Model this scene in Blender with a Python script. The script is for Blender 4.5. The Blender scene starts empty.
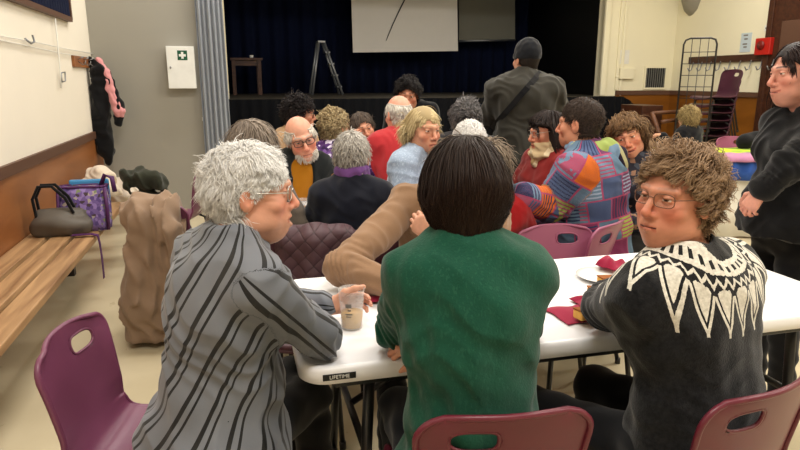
import bpy, math, random
import numpy as np
from mathutils import Vector, Matrix
from mathutils.bvhtree import BVHTree
random.seed(7)
C = bpy.context.scene.collection
PI = math.pi

# ---------------------------------------------------------------- camera model
CAM_H, PITCH, FPX = 1.45, math.radians(13.2), 620.0
CP, SP = math.cos(PITCH), math.sin(PITCH)
def ray(px, py):
    a, b = (px-400)/FPX, (225-py)/FPX
    return Vector((a, CP+b*SP, -SP+b*CP))
def at(px, py, Y=None, z=None):
    r = ray(px, py)
    t = Y/r.y if Y is not None else (z-CAM_H)/r.z
    return Vector((r.x*t, r.y*t, CAM_H+r.z*t))
# the hall is turned 15 degrees from the camera's heading: u runs across it, v along it
HA = math.radians(15)
def hall(u, v, z=0.0):
    return Vector((u*math.cos(HA)-v*math.sin(HA), u*math.sin(HA)+v*math.cos(HA), z))
HR = Matrix.Rotation(HA, 3, 'Z')
def on_v(px, py, v):
    r = ray(px, py); t = v/(-math.sin(HA)*r.x+math.cos(HA)*r.y)
    return Vector((r.x*t, r.y*t, CAM_H+r.z*t))
def on_u(px, py, u):
    r = ray(px, py); t = u/(math.cos(HA)*r.x+math.sin(HA)*r.y)
    return Vector((r.x*t, r.y*t, CAM_H+r.z*t))
def to_uv(p):
    return (p.x*math.cos(HA)+p.y*math.sin(HA), -p.x*math.sin(HA)+p.y*math.cos(HA), p.z)

# ---------------------------------------------------------------- materials
def lin(c):
    if isinstance(c, str):
        c = [int(c[i:i+2], 16)/255 for i in (0, 2, 4)]
    return tuple((x/12.92 if x <= .04045 else ((x+.055)/1.055)**2.4) for x in c[:3])
class E:
    """tiny expression wrapper over Math nodes"""
    nt = None
    def __init__(s, sock): s.s = sock
    @staticmethod
    def op(o, *a, clamp=False):
        n = E.nt.nodes.new('ShaderNodeMath'); n.operation = o; n.use_clamp = clamp
        for i, x in enumerate(a):
            if isinstance(x, E): E.nt.links.new(x.s, n.inputs[i])
            else: n.inputs[i].default_value = x
        return E(n.outputs[0])
    def __add__(s, o): return E.op('ADD', s, o)
    def __sub__(s, o): return E.op('SUBTRACT', s, o)
    def __mul__(s, o): return E.op('MULTIPLY', s, o)
    def __lt__(s, o): return E.op('LESS_THAN', s, o)
    def __gt__(s, o): return E.op('GREATER_THAN', s, o)
    def frac(s): return E.op('FRACT', s)
    def floor(s): return E.op('FLOOR', s)
    def abs(s): return E.op('ABSOLUTE', s)
    def max(s, o): return E.op('MAXIMUM', s, o)
    def min(s, o): return E.op('MINIMUM', s, o)
def mixc(nt, f, a, b):
    n = nt.nodes.new('ShaderNodeMix'); n.data_type = 'RGBA'
    for sock, v in ((n.inputs[0], f), (n.inputs[6], a), (n.inputs[7], b)):
        if isinstance(v, E): nt.links.new(v.s, sock)
        elif hasattr(v, 'is_linked'): nt.links.new(v, sock)
        elif isinstance(v, (int, float)): sock.default_value = v
        else: sock.default_value = (*lin(v), 1)
    return n.outputs[2]
def base_mat(name, rough=.6, spec=.4, metal=0.0):
    m = bpy.data.materials.new(name); m.use_nodes = True
    b = m.node_tree.nodes['Principled BSDF']
    b.inputs['Roughness'].default_value = rough
    b.inputs['Specular IOR Level'].default_value = spec
    b.inputs['Metallic'].default_value = metal
    return m, m.node_tree, b
def noise(nt, scale, detail=3, coord='Object', rough=.55, stretch=None):
    tc = nt.nodes.new('ShaderNodeTexCoord'); n = nt.nodes.new('ShaderNodeTexNoise')
    src = tc.outputs[coord]
    if stretch:
        mp = nt.nodes.new('ShaderNodeMapping'); mp.inputs['Scale'].default_value = stretch
        if len(stretch) == 4: mp.inputs['Rotation'].default_value = (0, 0, stretch[3])
        nt.links.new(src, mp.inputs[0]); src = mp.outputs[0]
    nt.links.new(src, n.inputs['Vector'])
    n.inputs['Scale'].default_value = scale; n.inputs['Detail'].default_value = detail; n.inputs['Roughness'].default_value = rough
    return n.outputs['Fac']
def ramp(nt, fac, stops, interp='LINEAR'):
    r = nt.nodes.new('ShaderNodeValToRGB'); r.color_ramp.interpolation = interp
    el = r.color_ramp.elements
    while len(el) < len(stops): el.new(.5)
    for e, (p, c) in zip(el, stops): e.position = p; e.color = (*lin(c), 1)
    nt.links.new(fac.s if isinstance(fac, E) else fac, r.inputs[0]); return r.outputs[0]
def bump(nt, b, h, strength=.3, dist=.003):
    n = nt.nodes.new('ShaderNodeBump'); n.inputs['Strength'].default_value = strength; n.inputs['Distance'].default_value = dist
    nt.links.new(h.s if isinstance(h, E) else h, n.inputs['Height']); nt.links.new(n.outputs[0], b.inputs['Normal'])
def plain(name, col, rough=.55, spec=.4, metal=0, var=.12, scale=8, bstr=0, bscale=60, bdist=.002):
    m, nt, b = base_mat(name, rough, spec, metal)
    c = np.array(lin(col)); f = noise(nt, scale)
    n = nt.nodes.new('ShaderNodeMix'); n.data_type = 'RGBA'
    n.inputs[6].default_value = (*(c*(1-var)), 1); n.inputs[7].default_value = (*np.minimum(c*(1+var), 1), 1)
    nt.links.new(f, n.inputs[0]); nt.links.new(n.outputs[2], b.inputs['Base Color'])
    if bstr: bump(nt, b, noise(nt, bscale, 2), bstr, bdist)
    return m
def fabric(name, col, var=.22, scale=14, weave=260, bstr=.5, rough=.92, knit=False, sheen=.15, fleck=0.0):
    m, nt, b = base_mat(name, rough, .15)
    b.inputs['Sheen Weight'].default_value = sheen
    c = np.array(lin(col)); f = noise(nt, scale, 6, rough=.7)
    n = nt.nodes.new('ShaderNodeMix'); n.data_type = 'RGBA'
    n.inputs[6].default_value = (*(c*(1-var)), 1); n.inputs[7].default_value = (*np.minimum(c*(1+var), 1), 1)
    nt.links.new(f, n.inputs[0]); out = n.outputs[2]
    if fleck:
        k = nt.nodes.new('ShaderNodeMix'); k.data_type = 'RGBA'
        fl = E.op('MULTIPLY', ewrap(nt, noise(nt, 170, 2, stretch=(1, 1, .35))) > .60, fleck)
        nt.links.new(fl.s, k.inputs[0]); nt.links.new(out, k.inputs[6]); k.inputs[7].default_value = (*np.minimum(c*2.2+.03, 1), 1); out = k.outputs[2]
    nt.links.new(out, b.inputs['Base Color'])
    if knit:
        tc = nt.nodes.new('ShaderNodeTexCoord'); w = nt.nodes.new('ShaderNodeTexWave')
        nt.links.new(tc.outputs['Object'], w.inputs['Vector']); w.inputs['Scale'].default_value = knit; w.bands_direction = 'Z'
        w.inputs['Distortion'].default_value = 3; w.inputs['Detail Scale'].default_value = 8
        bump(nt, b, w.outputs['Fac'], bstr, .003)
    else:
        bump(nt, b, noise(nt, weave, 3), bstr, .0015)
    return m
def ewrap(nt, sock):
    E.nt = nt; return E(sock)
def attr(nt, name, comp=None):
    a = nt.nodes.new('ShaderNodeAttribute'); a.attribute_name = name
    if comp is None: return a
    s = nt.nodes.new('ShaderNodeSeparateXYZ'); nt.links.new(a.outputs['Vector'], s.inputs[0])
    E.nt = nt; return E(s.outputs[comp])
def vcol_mat(name, rough=.5, spec=.35, sss=0.0, b_noise=None, aniso=0):
    m, nt, b = base_mat(name, rough, spec)
    a = attr(nt, 'Col'); nt.links.new(a.outputs['Color'], b.inputs['Base Color'])
    if sss:
        b.inputs['Subsurface Weight'].default_value = sss; b.inputs['Subsurface Radius'].default_value = (.012, .005, .003); b.inputs['Subsurface Scale'].default_value = .5
    if b_noise: bump(nt, b, noise(nt, b_noise, 4), .25, .0015)
    return m

# ---------------------------------------------------------------- objects
def tag(o, label=None, cat=None, group=None, kind=None):
    if label: o['label'] = label
    if cat: o['category'] = cat
    if group: o['group'] = group
    if kind: o['kind'] = kind
    return o
def empty(name, loc=(0, 0, 0), rz=0):
    o = bpy.data.objects.new(name, None); C.objects.link(o); o.location = loc; o.rotation_euler = (0, 0, rz)
    o.empty_display_size = .05
    return o
def copy_tree(o, parent=None):
    c = o.copy(); C.objects.link(c); c.parent = parent
    for ch in list(o.children): copy_tree(ch, c)
    return c
class MB:
    def __init__(s): s.v = []; s.f = []; s.m = []; s.sm = []
    def add(s, vs, fs, mi=0, smooth=True):
        o = len(s.v); s.v += [tuple(v) for v in vs]
        for f in fs: s.f.append(tuple(i+o for i in f)); s.m.append(mi); s.sm.append(smooth)
    def box(s, c, d, R=None, mi=0):
        c = Vector(c); vs = []
        for x in (-.5, .5):
            for y in (-.5, .5):
                for z in (-.5, .5):
                    q = Vector((x*d[0], y*d[1], z*d[2])); vs.append(c+(R@q if R else q))
        s.add(vs, [(0, 1, 3, 2), (4, 6, 7, 5), (0, 4, 5, 1), (2, 3, 7, 6), (0, 2, 6, 4), (1, 5, 7, 3)], mi, False)
    def quad(s, a, b, c, d, mi=0): s.add([a, b, c, d], [(0, 1, 2, 3)], mi, False)
    def rings(s, rings, mi=0, cap=True, closed=False, smooth=True):
        n = len(rings[0]); vs = [p for r in rings for p in r]; fs = []
        m = len(rings)
        for i in range(m if closed else m-1):
            j = (i+1) % m
            for k in range(n):
                l = (k+1) % n; fs.append((i*n+k, i*n+l, j*n+l, j*n+k))
        if cap and not closed: fs += [tuple(range(n-1, -1, -1)), tuple((m-1)*n+k for k in range(n))]
        s.add(vs, fs, mi, smooth)
    def tube(s, pts, r, n=8, mi=0, closed=False, flat=None):
        pts = [Vector(p) for p in pts]; rings = []; m = len(pts); up = None
        for i, p in enumerate(pts):
            a = pts[(i-1) % m] if (closed or i) else p; b = pts[(i+1) % m] if (closed or i < m-1) else p
            t = (b-a).normalized()
            if up is None: up = t.orthogonal().normalized()
            up = (up-t*up.dot(t)); up = up.normalized() if up.length > 1e-6 else t.orthogonal().normalized()
            w = t.cross(up); rr = r[i] if isinstance(r, (list, tuple)) else r
            rings.append([p+(up*math.cos(2*PI*k/n)+w*math.sin(2*PI*k/n))*rr for k in range(n)])
        s.rings(rings, mi, True, closed)
    def lathe(s, prof, c=(0, 0, 0), n=24, mi=0, R=None, cap=False):
        c = Vector(c); rings = []
        for r, z in prof:
            ring = [Vector((r*math.cos(2*PI*k/n), r*math.sin(2*PI*k/n), z)) for k in range(n)]
            rings.append([c+(R@q if R else q) for q in ring])
        s.rings(rings, mi, cap)
    def ball(s, c, r, R=None, nu=16, nv=10, mi=0):
        c = Vector(c); r = (r, r, r) if isinstance(r, (int, float)) else r; rings = []
        for j in range(1, nv):
            th = PI*j/nv-PI/2; ring = []
            for k in range(nu):
                q = Vector((r[0]*math.cos(th)*math.cos(2*PI*k/nu), r[1]*math.cos(th)*math.sin(2*PI*k/nu), r[2]*math.sin(th)))
                ring.append(c+(R@q if R else q))
            rings.append(ring)
        s.rings(rings, mi)
    def prism(s, pts, depth, frame, mi=0):
        """2-D outline (x,z) extruded by depth along y; frame maps local to world"""
        a = [frame(x, 0, z) for x, z in pts]; b = [frame(x, depth, z) for x, z in pts]; n = len(pts)
        fs = [tuple(range(n)), tuple(range(2*n-1, n-1, -1))]+[(k, n+k, n+(k+1) % n, (k+1) % n) for k in range(n)]
        s.add(a+b, fs, mi, False)
    def build(s, name, mats, parent=None, origin=(0, 0, 0), bevel=0, seg=2, sub=0, solid=0, loc=None, rz=0):
        o_ = Vector(origin)
        me = bpy.data.meshes.new(name); me.from_pydata([tuple(Vector(v)-o_) for v in s.v], [], s.f)
        for m in (mats if isinstance(mats, (list, tuple)) else [mats]): me.materials.append(m)
        me.polygons.foreach_set('material_index', s.m); me.polygons.foreach_set('use_smooth', s.sm); me.update()
        import bmesh
        bm = bmesh.new(); bm.from_mesh(me); bmesh.ops.recalc_face_normals(bm, faces=bm.faces); bm.to_mesh(me); bm.free()
        o = bpy.data.objects.new(name, me); C.objects.link(o)
        if parent: o.parent = parent
        o.location = loc if loc is not None else ((0, 0, 0) if parent else o_)
        if rz: o.rotation_euler = (0, 0, rz)
        if solid: md = o.modifiers.new('thick', 'SOLIDIFY'); md.thickness = solid; md.offset = 0
        if bevel: md = o.modifiers.new('edge', 'BEVEL'); md.width = bevel; md.segments = seg; md.limit_method = 'ANGLE'; md.angle_limit = .6
        if sub: md = o.modifiers.new('round', 'SUBSURF'); md.levels = sub; md.render_levels = sub
        return o
def struct(name, mb, mats, **k):
    return tag(mb.build(name, mats, **k), kind='structure')
def catmull(pts, n):
    P_ = [np.array(p, float) for p in pts]; out = []; m = len(P_)-1
    for i in range(n+1):
        t = i/n*m; k = min(int(t), m-1); f = t-k
        p0, p1, p2, p3 = P_[max(k-1, 0)], P_[k], P_[k+1], P_[min(k+2, m)]
        out.append(.5*((2*p1)+(-p0+p2)*f+(2*p0-5*p1+4*p2-p3)*f*f+(-p0+3*p1-3*p2+p3)*f**3))
    return out
def text(body, size, loc, R, mat, parent, name='lettering', origin=(0, 0, 0), extrude=.0006):
    cu = bpy.data.curves.new(name, 'FONT'); cu.body = body; cu.size = size; cu.align_x = 'CENTER'; cu.align_y = 'CENTER'; cu.extrude = extrude
    o = bpy.data.objects.new(name, cu); C.objects.link(o); cu.materials.append(mat); o.parent = parent
    o.matrix_local = Matrix.Translation(Vector(loc)-Vector(origin)) @ R.to_4x4()
    return o
# ---------------------------------------------------------------- implicit shapes for bodies and cloth
F32 = np.float32
def smin(a, b, k):
    if k <= 0: return np.minimum(a, b)
    h = np.maximum(k-np.abs(a-b), 0)/k
    return np.minimum(a, b)-h*h*(k*.25)
def nv(x): return np.array(x, float)
def cone(a, b, ra, rb=None):
    a, b = nv(a), nv(b); rb = ra if rb is None else rb; ba = b-a; L2 = max(ba.dot(ba), 1e-9); m = max(ra, rb)
    def fn(X, Y, Z):
        x, y, z = X-a[0], Y-a[1], Z-a[2]
        t = np.clip((x*ba[0]+y*ba[1]+z*ba[2])/L2, 0, 1)
        return np.sqrt((x-t*ba[0])**2+(y-t*ba[1])**2+(z-t*ba[2])**2)-(ra+(rb-ra)*t)
    return fn, np.minimum(a, b)-m, np.maximum(a, b)+m
def ell(c, r, M=None):
    c, r = nv(c), nv(r if hasattr(r, '__len__') else (r, r, r)); M = np.eye(3) if M is None else nv(M)
    e = np.sqrt(((M*r[:, None])**2).sum(0))
    def fn(X, Y, Z):
        x, y, z = X-c[0], Y-c[1], Z-c[2]
        q = [M[i, 0]*x+M[i, 1]*y+M[i, 2]*z for i in range(3)]
        k0 = np.sqrt((q[0]/r[0])**2+(q[1]/r[1])**2+(q[2]/r[2])**2)
        k1 = np.sqrt((q[0]/r[0]**2)**2+(q[1]/r[1]**2)**2+(q[2]/r[2]**2)**2)
        return k0*(k0-1)/np.maximum(k1, 1e-6)
    return fn, c-e, c+e
def ring(c, R, r, M=None, squash=1.0):
    c = nv(c); M = np.eye(3) if M is None else nv(M)
    def fn(X, Y, Z):
        x, y, z = X-c[0], Y-c[1], Z-c[2]
        q = [M[i, 0]*x+M[i, 1]*y+M[i, 2]*z for i in range(3)]
        return np.sqrt((np.sqrt(q[0]**2+q[1]**2)-R)**2+(q[2]*squash)**2)-r
    return fn, c-R-r*2, c+R+r*2
class Shape:
    def __init__(s): s.ops = []
    def add(s, p, k=0.0): s.ops.append(('u', p, k)); return s
    def sub(s, p, k=0.0): s.ops.append(('s', p, k)); return s
    def clip(s, pt, n): s.ops.append(('c', nv(pt), nv(n))); return s
    def wob(s, fn): s.ops.append(('w', fn, 0)); return s
    def mesh(s, h):
        lo = np.min([o[1][1] for o in s.ops if o[0] == 'u'], 0)-3*h; hi = np.max([o[1][2] for o in s.ops if o[0] == 'u'], 0)+3*h
        n = np.ceil((hi-lo)/h).astype(int)+1
        ax = [(lo[i]+h*np.arange(n[i])).astype(F32) for i in range(3)]
        d = np.full(n, 1.0, F32)
        for op, p, k in s.ops:
            if op in 'us':
                m = k+3*h+.01
                i0 = np.clip(np.floor((p[1]-m-lo)/h).astype(int), 0, n); i1 = np.clip(np.ceil((p[2]+m-lo)/h).astype(int)+1, 0, n)
                if (i1 <= i0).any(): continue
                w = tuple(slice(a, b) for a, b in zip(i0, i1))
                X, Y, Z = ax[0][w[0]][:, None, None], ax[1][w[1]][None, :, None], ax[2][w[2]][None, None, :]
                q = p[0](X, Y, Z).astype(F32)
                d[w] = smin(d[w], q, k) if op == 'u' else -smin(-d[w], q, k)
            elif op == 'c':
                d = np.maximum(d, ((ax[0]-p[0])*k[0])[:, None, None]+((ax[1]-p[1])*k[1])[None, :, None]+((ax[2]-p[2])*k[2])[None, None, :]).astype(F32)
            else:
                I = np.nonzero(np.abs(d) < 2.5*h+.012)
                d[I] += p(ax[0][I[0]], ax[1][I[1]], ax[2][I[2]]).astype(F32)
        return surfnet(d, lo, h)
CORN = [(i, j, k) for i in (0, 1) for j in (0, 1) for k in (0, 1)]
EDG = [(a, b) for a in range(8) for b in range(a+1, 8) if sum(abs(CORN[a][t]-CORN[b][t]) for t in range(3)) == 1]
def surfnet(d, lo, h):
    n = d.shape; neg = d < 0
    cnt = np.zeros([k-1 for k in n], np.int8)
    for i, j, k in CORN: cnt += neg[i:n[0]-1+i, j:n[1]-1+j, k:n[2]-1+k]
    I = np.argwhere((cnt > 0) & (cnt < 8))
    vals = [d[I[:, 0]+c[0], I[:, 1]+c[1], I[:, 2]+c[2]] for c in CORN]
    acc = np.zeros((len(I), 3)); num = np.zeros(len(I))
    for a, b in EDG:
        va, vb = vals[a], vals[b]; x = (va < 0) != (vb < 0)
        t = np.where(x, va/np.where(x, va-vb, 1), 0); ca, cb = nv(CORN[a]), nv(CORN[b])
        acc += np.where(x[:, None], ca+(cb-ca)*t[:, None], 0); num += x
    V = lo+h*(I+acc/num[:, None])
    idm = np.full(cnt.shape, -1, np.int32); idm[I[:, 0], I[:, 1], I[:, 2]] = np.arange(len(I))
    Q = []
    for ax in range(3):
        sl0 = [slice(1, k-1) for k in n]; sl1 = [slice(1, k-1) for k in n]
        sl0[ax] = slice(0, n[ax]-1); sl1[ax] = slice(1, n[ax])
        A, B = neg[tuple(sl0)], neg[tuple(sl1)]
        P = np.argwhere(A != B); f = A[P[:, 0], P[:, 1], P[:, 2]]
        off = np.ones(3, int); off[ax] = 0; P = P+off
        o1, o2 = (ax+1) % 3, (ax+2) % 3; e1 = np.eye(3, dtype=int)[o1]; e2 = np.eye(3, dtype=int)[o2]
        c = [P-e1-e2, P-e2, P, P-e1]
        q = np.stack([idm[x[:, 0], x[:, 1], x[:, 2]] for x in c], 1)
        q[~f] = q[~f][:, ::-1]
        Q.append(q[(q >= 0).all(1)])
    return V, np.concatenate(Q)
def np_mesh(name, chunks, mats, parent=None, origin=(0, 0, 0), attrs=None, smooth=True):
    """chunks: (verts, quads or tris, colour or None, material index)"""
    V = np.concatenate([c[0] for c in chunks])-nv(origin); off = 0; loops = []; starts = []; mi = []; L = 0
    for v, f, col, m in chunks:
        loops.append((f+off).ravel()); k = f.shape[1]; starts.append(L+k*np.arange(len(f))); L += k*len(f); mi.append(np.full(len(f), m, np.int32)); off += len(v)
    me = bpy.data.meshes.new(name); me.vertices.add(len(V)); me.vertices.foreach_set('co', V.astype(F32).ravel())
    lp = np.concatenate(loops).astype(np.int32); st = np.concatenate(starts).astype(np.int32)
    me.loops.add(len(lp)); me.loops.foreach_set('vertex_index', lp); me.polygons.add(len(st)); me.polygons.foreach_set('loop_start', st)
    for m in mats: me.materials.append(m)
    me.polygons.foreach_set('material_index', np.concatenate(mi)); me.polygons.foreach_set('use_smooth', np.full(len(st), smooth))
    if any(c[2] is not None for c in chunks):
        cols = np.concatenate([np.broadcast_to(c[2] if c[2] is not None else (.5, .5, .5), (len(c[0]), 3)) for c in chunks])
        a = me.attributes.new('Col', 'FLOAT_COLOR', 'POINT'); a.data.foreach_set('color', np.concatenate([cols, np.ones((len(cols), 1))], 1).astype(F32).ravel())
    for nm, arr in (attrs or {}).items():
        a = me.attributes.new(nm, 'FLOAT_VECTOR', 'POINT'); a.data.foreach_set('vector', arr.astype(F32).ravel())
    me.update(calc_edges=True); me.validate()
    o = bpy.data.objects.new(name, me); C.objects.link(o)
    if parent: o.parent = parent
    else: o.location = origin
    return o
def waves(amp, freq, seed, n=7, stretch=(1, 1, 1)):
    r = np.random.RandomState(seed); K = r.normal(size=(n, 3))*freq*nv(stretch); ph = r.uniform(0, 6.28, n)
    def fn(x, y, z):
        t = 0
        for k, p in zip(K, ph): t = t+np.sin(k[0]*x+k[1]*y+k[2]*z+p)
        return t*(amp/math.sqrt(n))
    return fn
def folds(amp, freq, seed, d, k=1.0):
    """sharper creases running across direction d"""
    w = waves(1.0, freq*.35, seed); d = nv(d)
    def fn(x, y, z): return amp*(np.abs(np.sin(freq*(x*d[0]+y*d[1]+z*d[2])+2.2*k*w(x, y, z)))-.5)
    return fn

# ---------------------------------------------------------------- heads
def head_chunks(p, neck_to, h):
    """head in its own frame: +y is where the face looks, z up, the origin midway between the ears at eye height"""
    w = p.get('w', 1.0); S = Shape(); ns = p.get('nose', 1.0); ch = p.get('chin', 1.0); fat = p.get('fat', 0.0); sm = p.get('smile', 0.0); op = p.get('open', 0.0)
    S.add(ell((0, -.018, .030), (.074*w, .096, .086)))
    S.add(ell((0, .028, -.036), (.060*w+fat*.008, .060, .080)), .03)
    S.add(ell((0, .050, -.090), ((.034+fat*.008)*w, .034, .028)), .03)
    S.add(ell((0, .074*ch, -.101), (.016, .014, .014)), .02)
    for q in (-1, 1):
        S.add(ell((q*.043*w, .056, -.030+.004*sm), (.021+.004*fat, .020+.004*sm, .019)), .022)
        S.add(ell((q*(.047*w+fat*.004), .008, -.074), (.018+fat*.006, .034, .028)), .028)
        if fat: S.add(ell((q*.035, .045, -.072), (.02+fat*.006, .022, .024)), .02)
        S.add(cone((q*.004, .087, .019), (q*.046*w, .066, .020), .010, .009), .014)
        S.sub(ell((q*.031, .103, .001), (.017, .020, .0115)), .012)
    if fat: S.add(ell((0, .03, -.118), (.035, .04, .018+.006*fat)), .03)
    S.add(cone((0, .086, .010), (0, .088+.021*ns, -.032), .0072, .0095), .012)
    S.add(ell((0, .088+.019*ns, -.037), (.0112*ns, .0115*ns, .0105)), .006)
    for q in (-1, 1): S.add(ell((q*.0125, .093, -.0415), (.0085, .0115, .0080)), .007)
    for q in (-1, 1): S.sub(ell((q*.0065, .100, -.0505), (.0038, .006, .0045)), .003)
    S.add(ell((0, .078, -.070), (.029, .019, .023)), .02)
    mz = -.0715
    for q in (-1, 1):
        S.add(cone((q*(.023+.006*sm), .0825, mz+.004+.006*sm), (q*.004, .0955, mz+.0055), .0035, .0052), .005)
        S.add(cone((q*(.020+.005*sm), .0835, mz-.005+.004*sm), (0, .0945, mz-.0075-op*.012), .0042, .0068), .005)
        S.sub(cone((q*(.027+.006*sm), .086, mz+.006*sm), (0, .102, mz-.001-op*.006), .0016, .0020+op*.008), .002)
    ex = .031; ec = [(q*ex, .0735, .001) for q in (-1, 1)]
    for c in ec:
        S.add(ell(c, .0125), .0015)
        def lid(c=c, r=.0143, up=True, lev=p.get('lid', .0030)):
            e = ell(c, r)
            def fn(X, Y, Z): return np.maximum(e[0](X, Y, Z), (c[2]+lev-Z) if up else (Z-c[2]+.0045))
            return fn, e[1], e[2]
        S.add(lid(), .002); S.add(lid(up=False, r=.0138), .003)
    ear = p.get('ear', 1.0)
    for q in (-1, 1):
        a = .25*q; M = np.array([[math.cos(a), math.sin(a), 0], [-math.sin(a), math.cos(a), 0], [0, 0, 1.0]])
        S.add(ell((q*.077*w, -.014, -.012), (.009*ear, .021*ear, .033*ear), M), .006)
        S.sub(ell((q*.087*w, -.010, -.006), (.007, .011, .019), M), .004)
    if neck_to is not None:
        nt_ = nv(neck_to); S.add(cone((0, -.022, -.055), nt_, p.get('neck', .052), p.get('neck', .052)+.004), .03)
        S.add(cone(nt_, nt_+nv((0, 0, -.03)), .06), .03)
    V, Q = S.mesh(h)
    x, y, z = V.T; ax_ = np.abs(x)
    base = nv(lin(p.get('skin', 'd9a98c')))*nv((.94, .87, .84)); red = base*nv((1.0, .62, .58)); lip = base*nv((.82, .42, .42))
    def g(cx, cy, cz, s): return np.exp(-(((ax_-cx)**2+(y-cy)**2+(z-cz)**2)/(s*s)))
    blush = np.clip(.75*g(.042, .07, -.035, .026)+.7*g(0, .11, -.037, .02)+.4*g(.08, -.01, -.01, .03)+.25*g(0, .07, -.1, .02), 0, 1)[:, None]*p.get('blush', .8)
    col = base*(1-blush)+red*blush
    r = np.random.RandomState(3); mott = (np.sin(x*170+2*np.sin(z*140))*np.sin(z*190+y*150))[:, None]*.035
    col = col*(1+mott)
    lw = np.clip(1.4*np.exp(-(((z-mz+.0008-.006*sm*(ax_/.025)**2)/(.0085))**2))*(ax_ < .028+.006*sm)*(y > .075)-.25, 0, 1)[:, None]*p.get('lips', .75)
    col = col*(1-lw)+lip*lw
    inm = ((ax_ < .024) & (np.abs(z-(mz-.001-op*.006*(1-ax_/.027))) < .0014+op*.006*(1-ax_/.03)) & (y > .07))[:, None]
    col = np.where(inm, nv(lin('4a1d1a')), col)
    br = p.get('brow', None)
    if br:
        zb = .0265-.10*np.maximum(ax_-.034, 0)**1.0*3+.10*(np.minimum(ax_, .034)-.012)
        bw = np.clip(1.5*np.exp(-((z-zb)/.0036)**2)*np.clip((ax_-.009)/.004, 0, 1)*np.clip((.052-ax_)/.008, 0, 1)*(y > .05)-.2, 0, .85)[:, None]*p.get('browk', 1.0)
        col = col*(1-bw)+nv(lin(br))*bw
    gz = nv(p.get('gaze', (0, 1, 0))); gz = gz/np.linalg.norm(gz)
    for c in ec:
        dv = V-nv(c); R = np.linalg.norm(dv, axis=1); ins = (R < .0131) & (dv[:, 1] > .004)
        ang = (dv/np.maximum(R, 1e-6)[:, None])@gz
        col = np.where((ins)[:, None], nv(lin('d9cfc6')), col)
        col = np.where((ins & (ang > .86))[:, None], nv(lin(p.get('iris', '4d3a2c'))), col)
        col = np.where((ins & (ang > .965))[:, None], nv(lin('0c0a09')), col)
        lash = (R > .0131) & (R < .0150) & (np.abs(dv[:, 2]-.0032) < .0018) & (dv[:, 1] > .003)
        col = np.where(lash[:, None], col*.45, col)
    return V, Q, col
SK_C, SK_R = nv((0, -.018, .030)), nv((.074, .096, .086))
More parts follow.
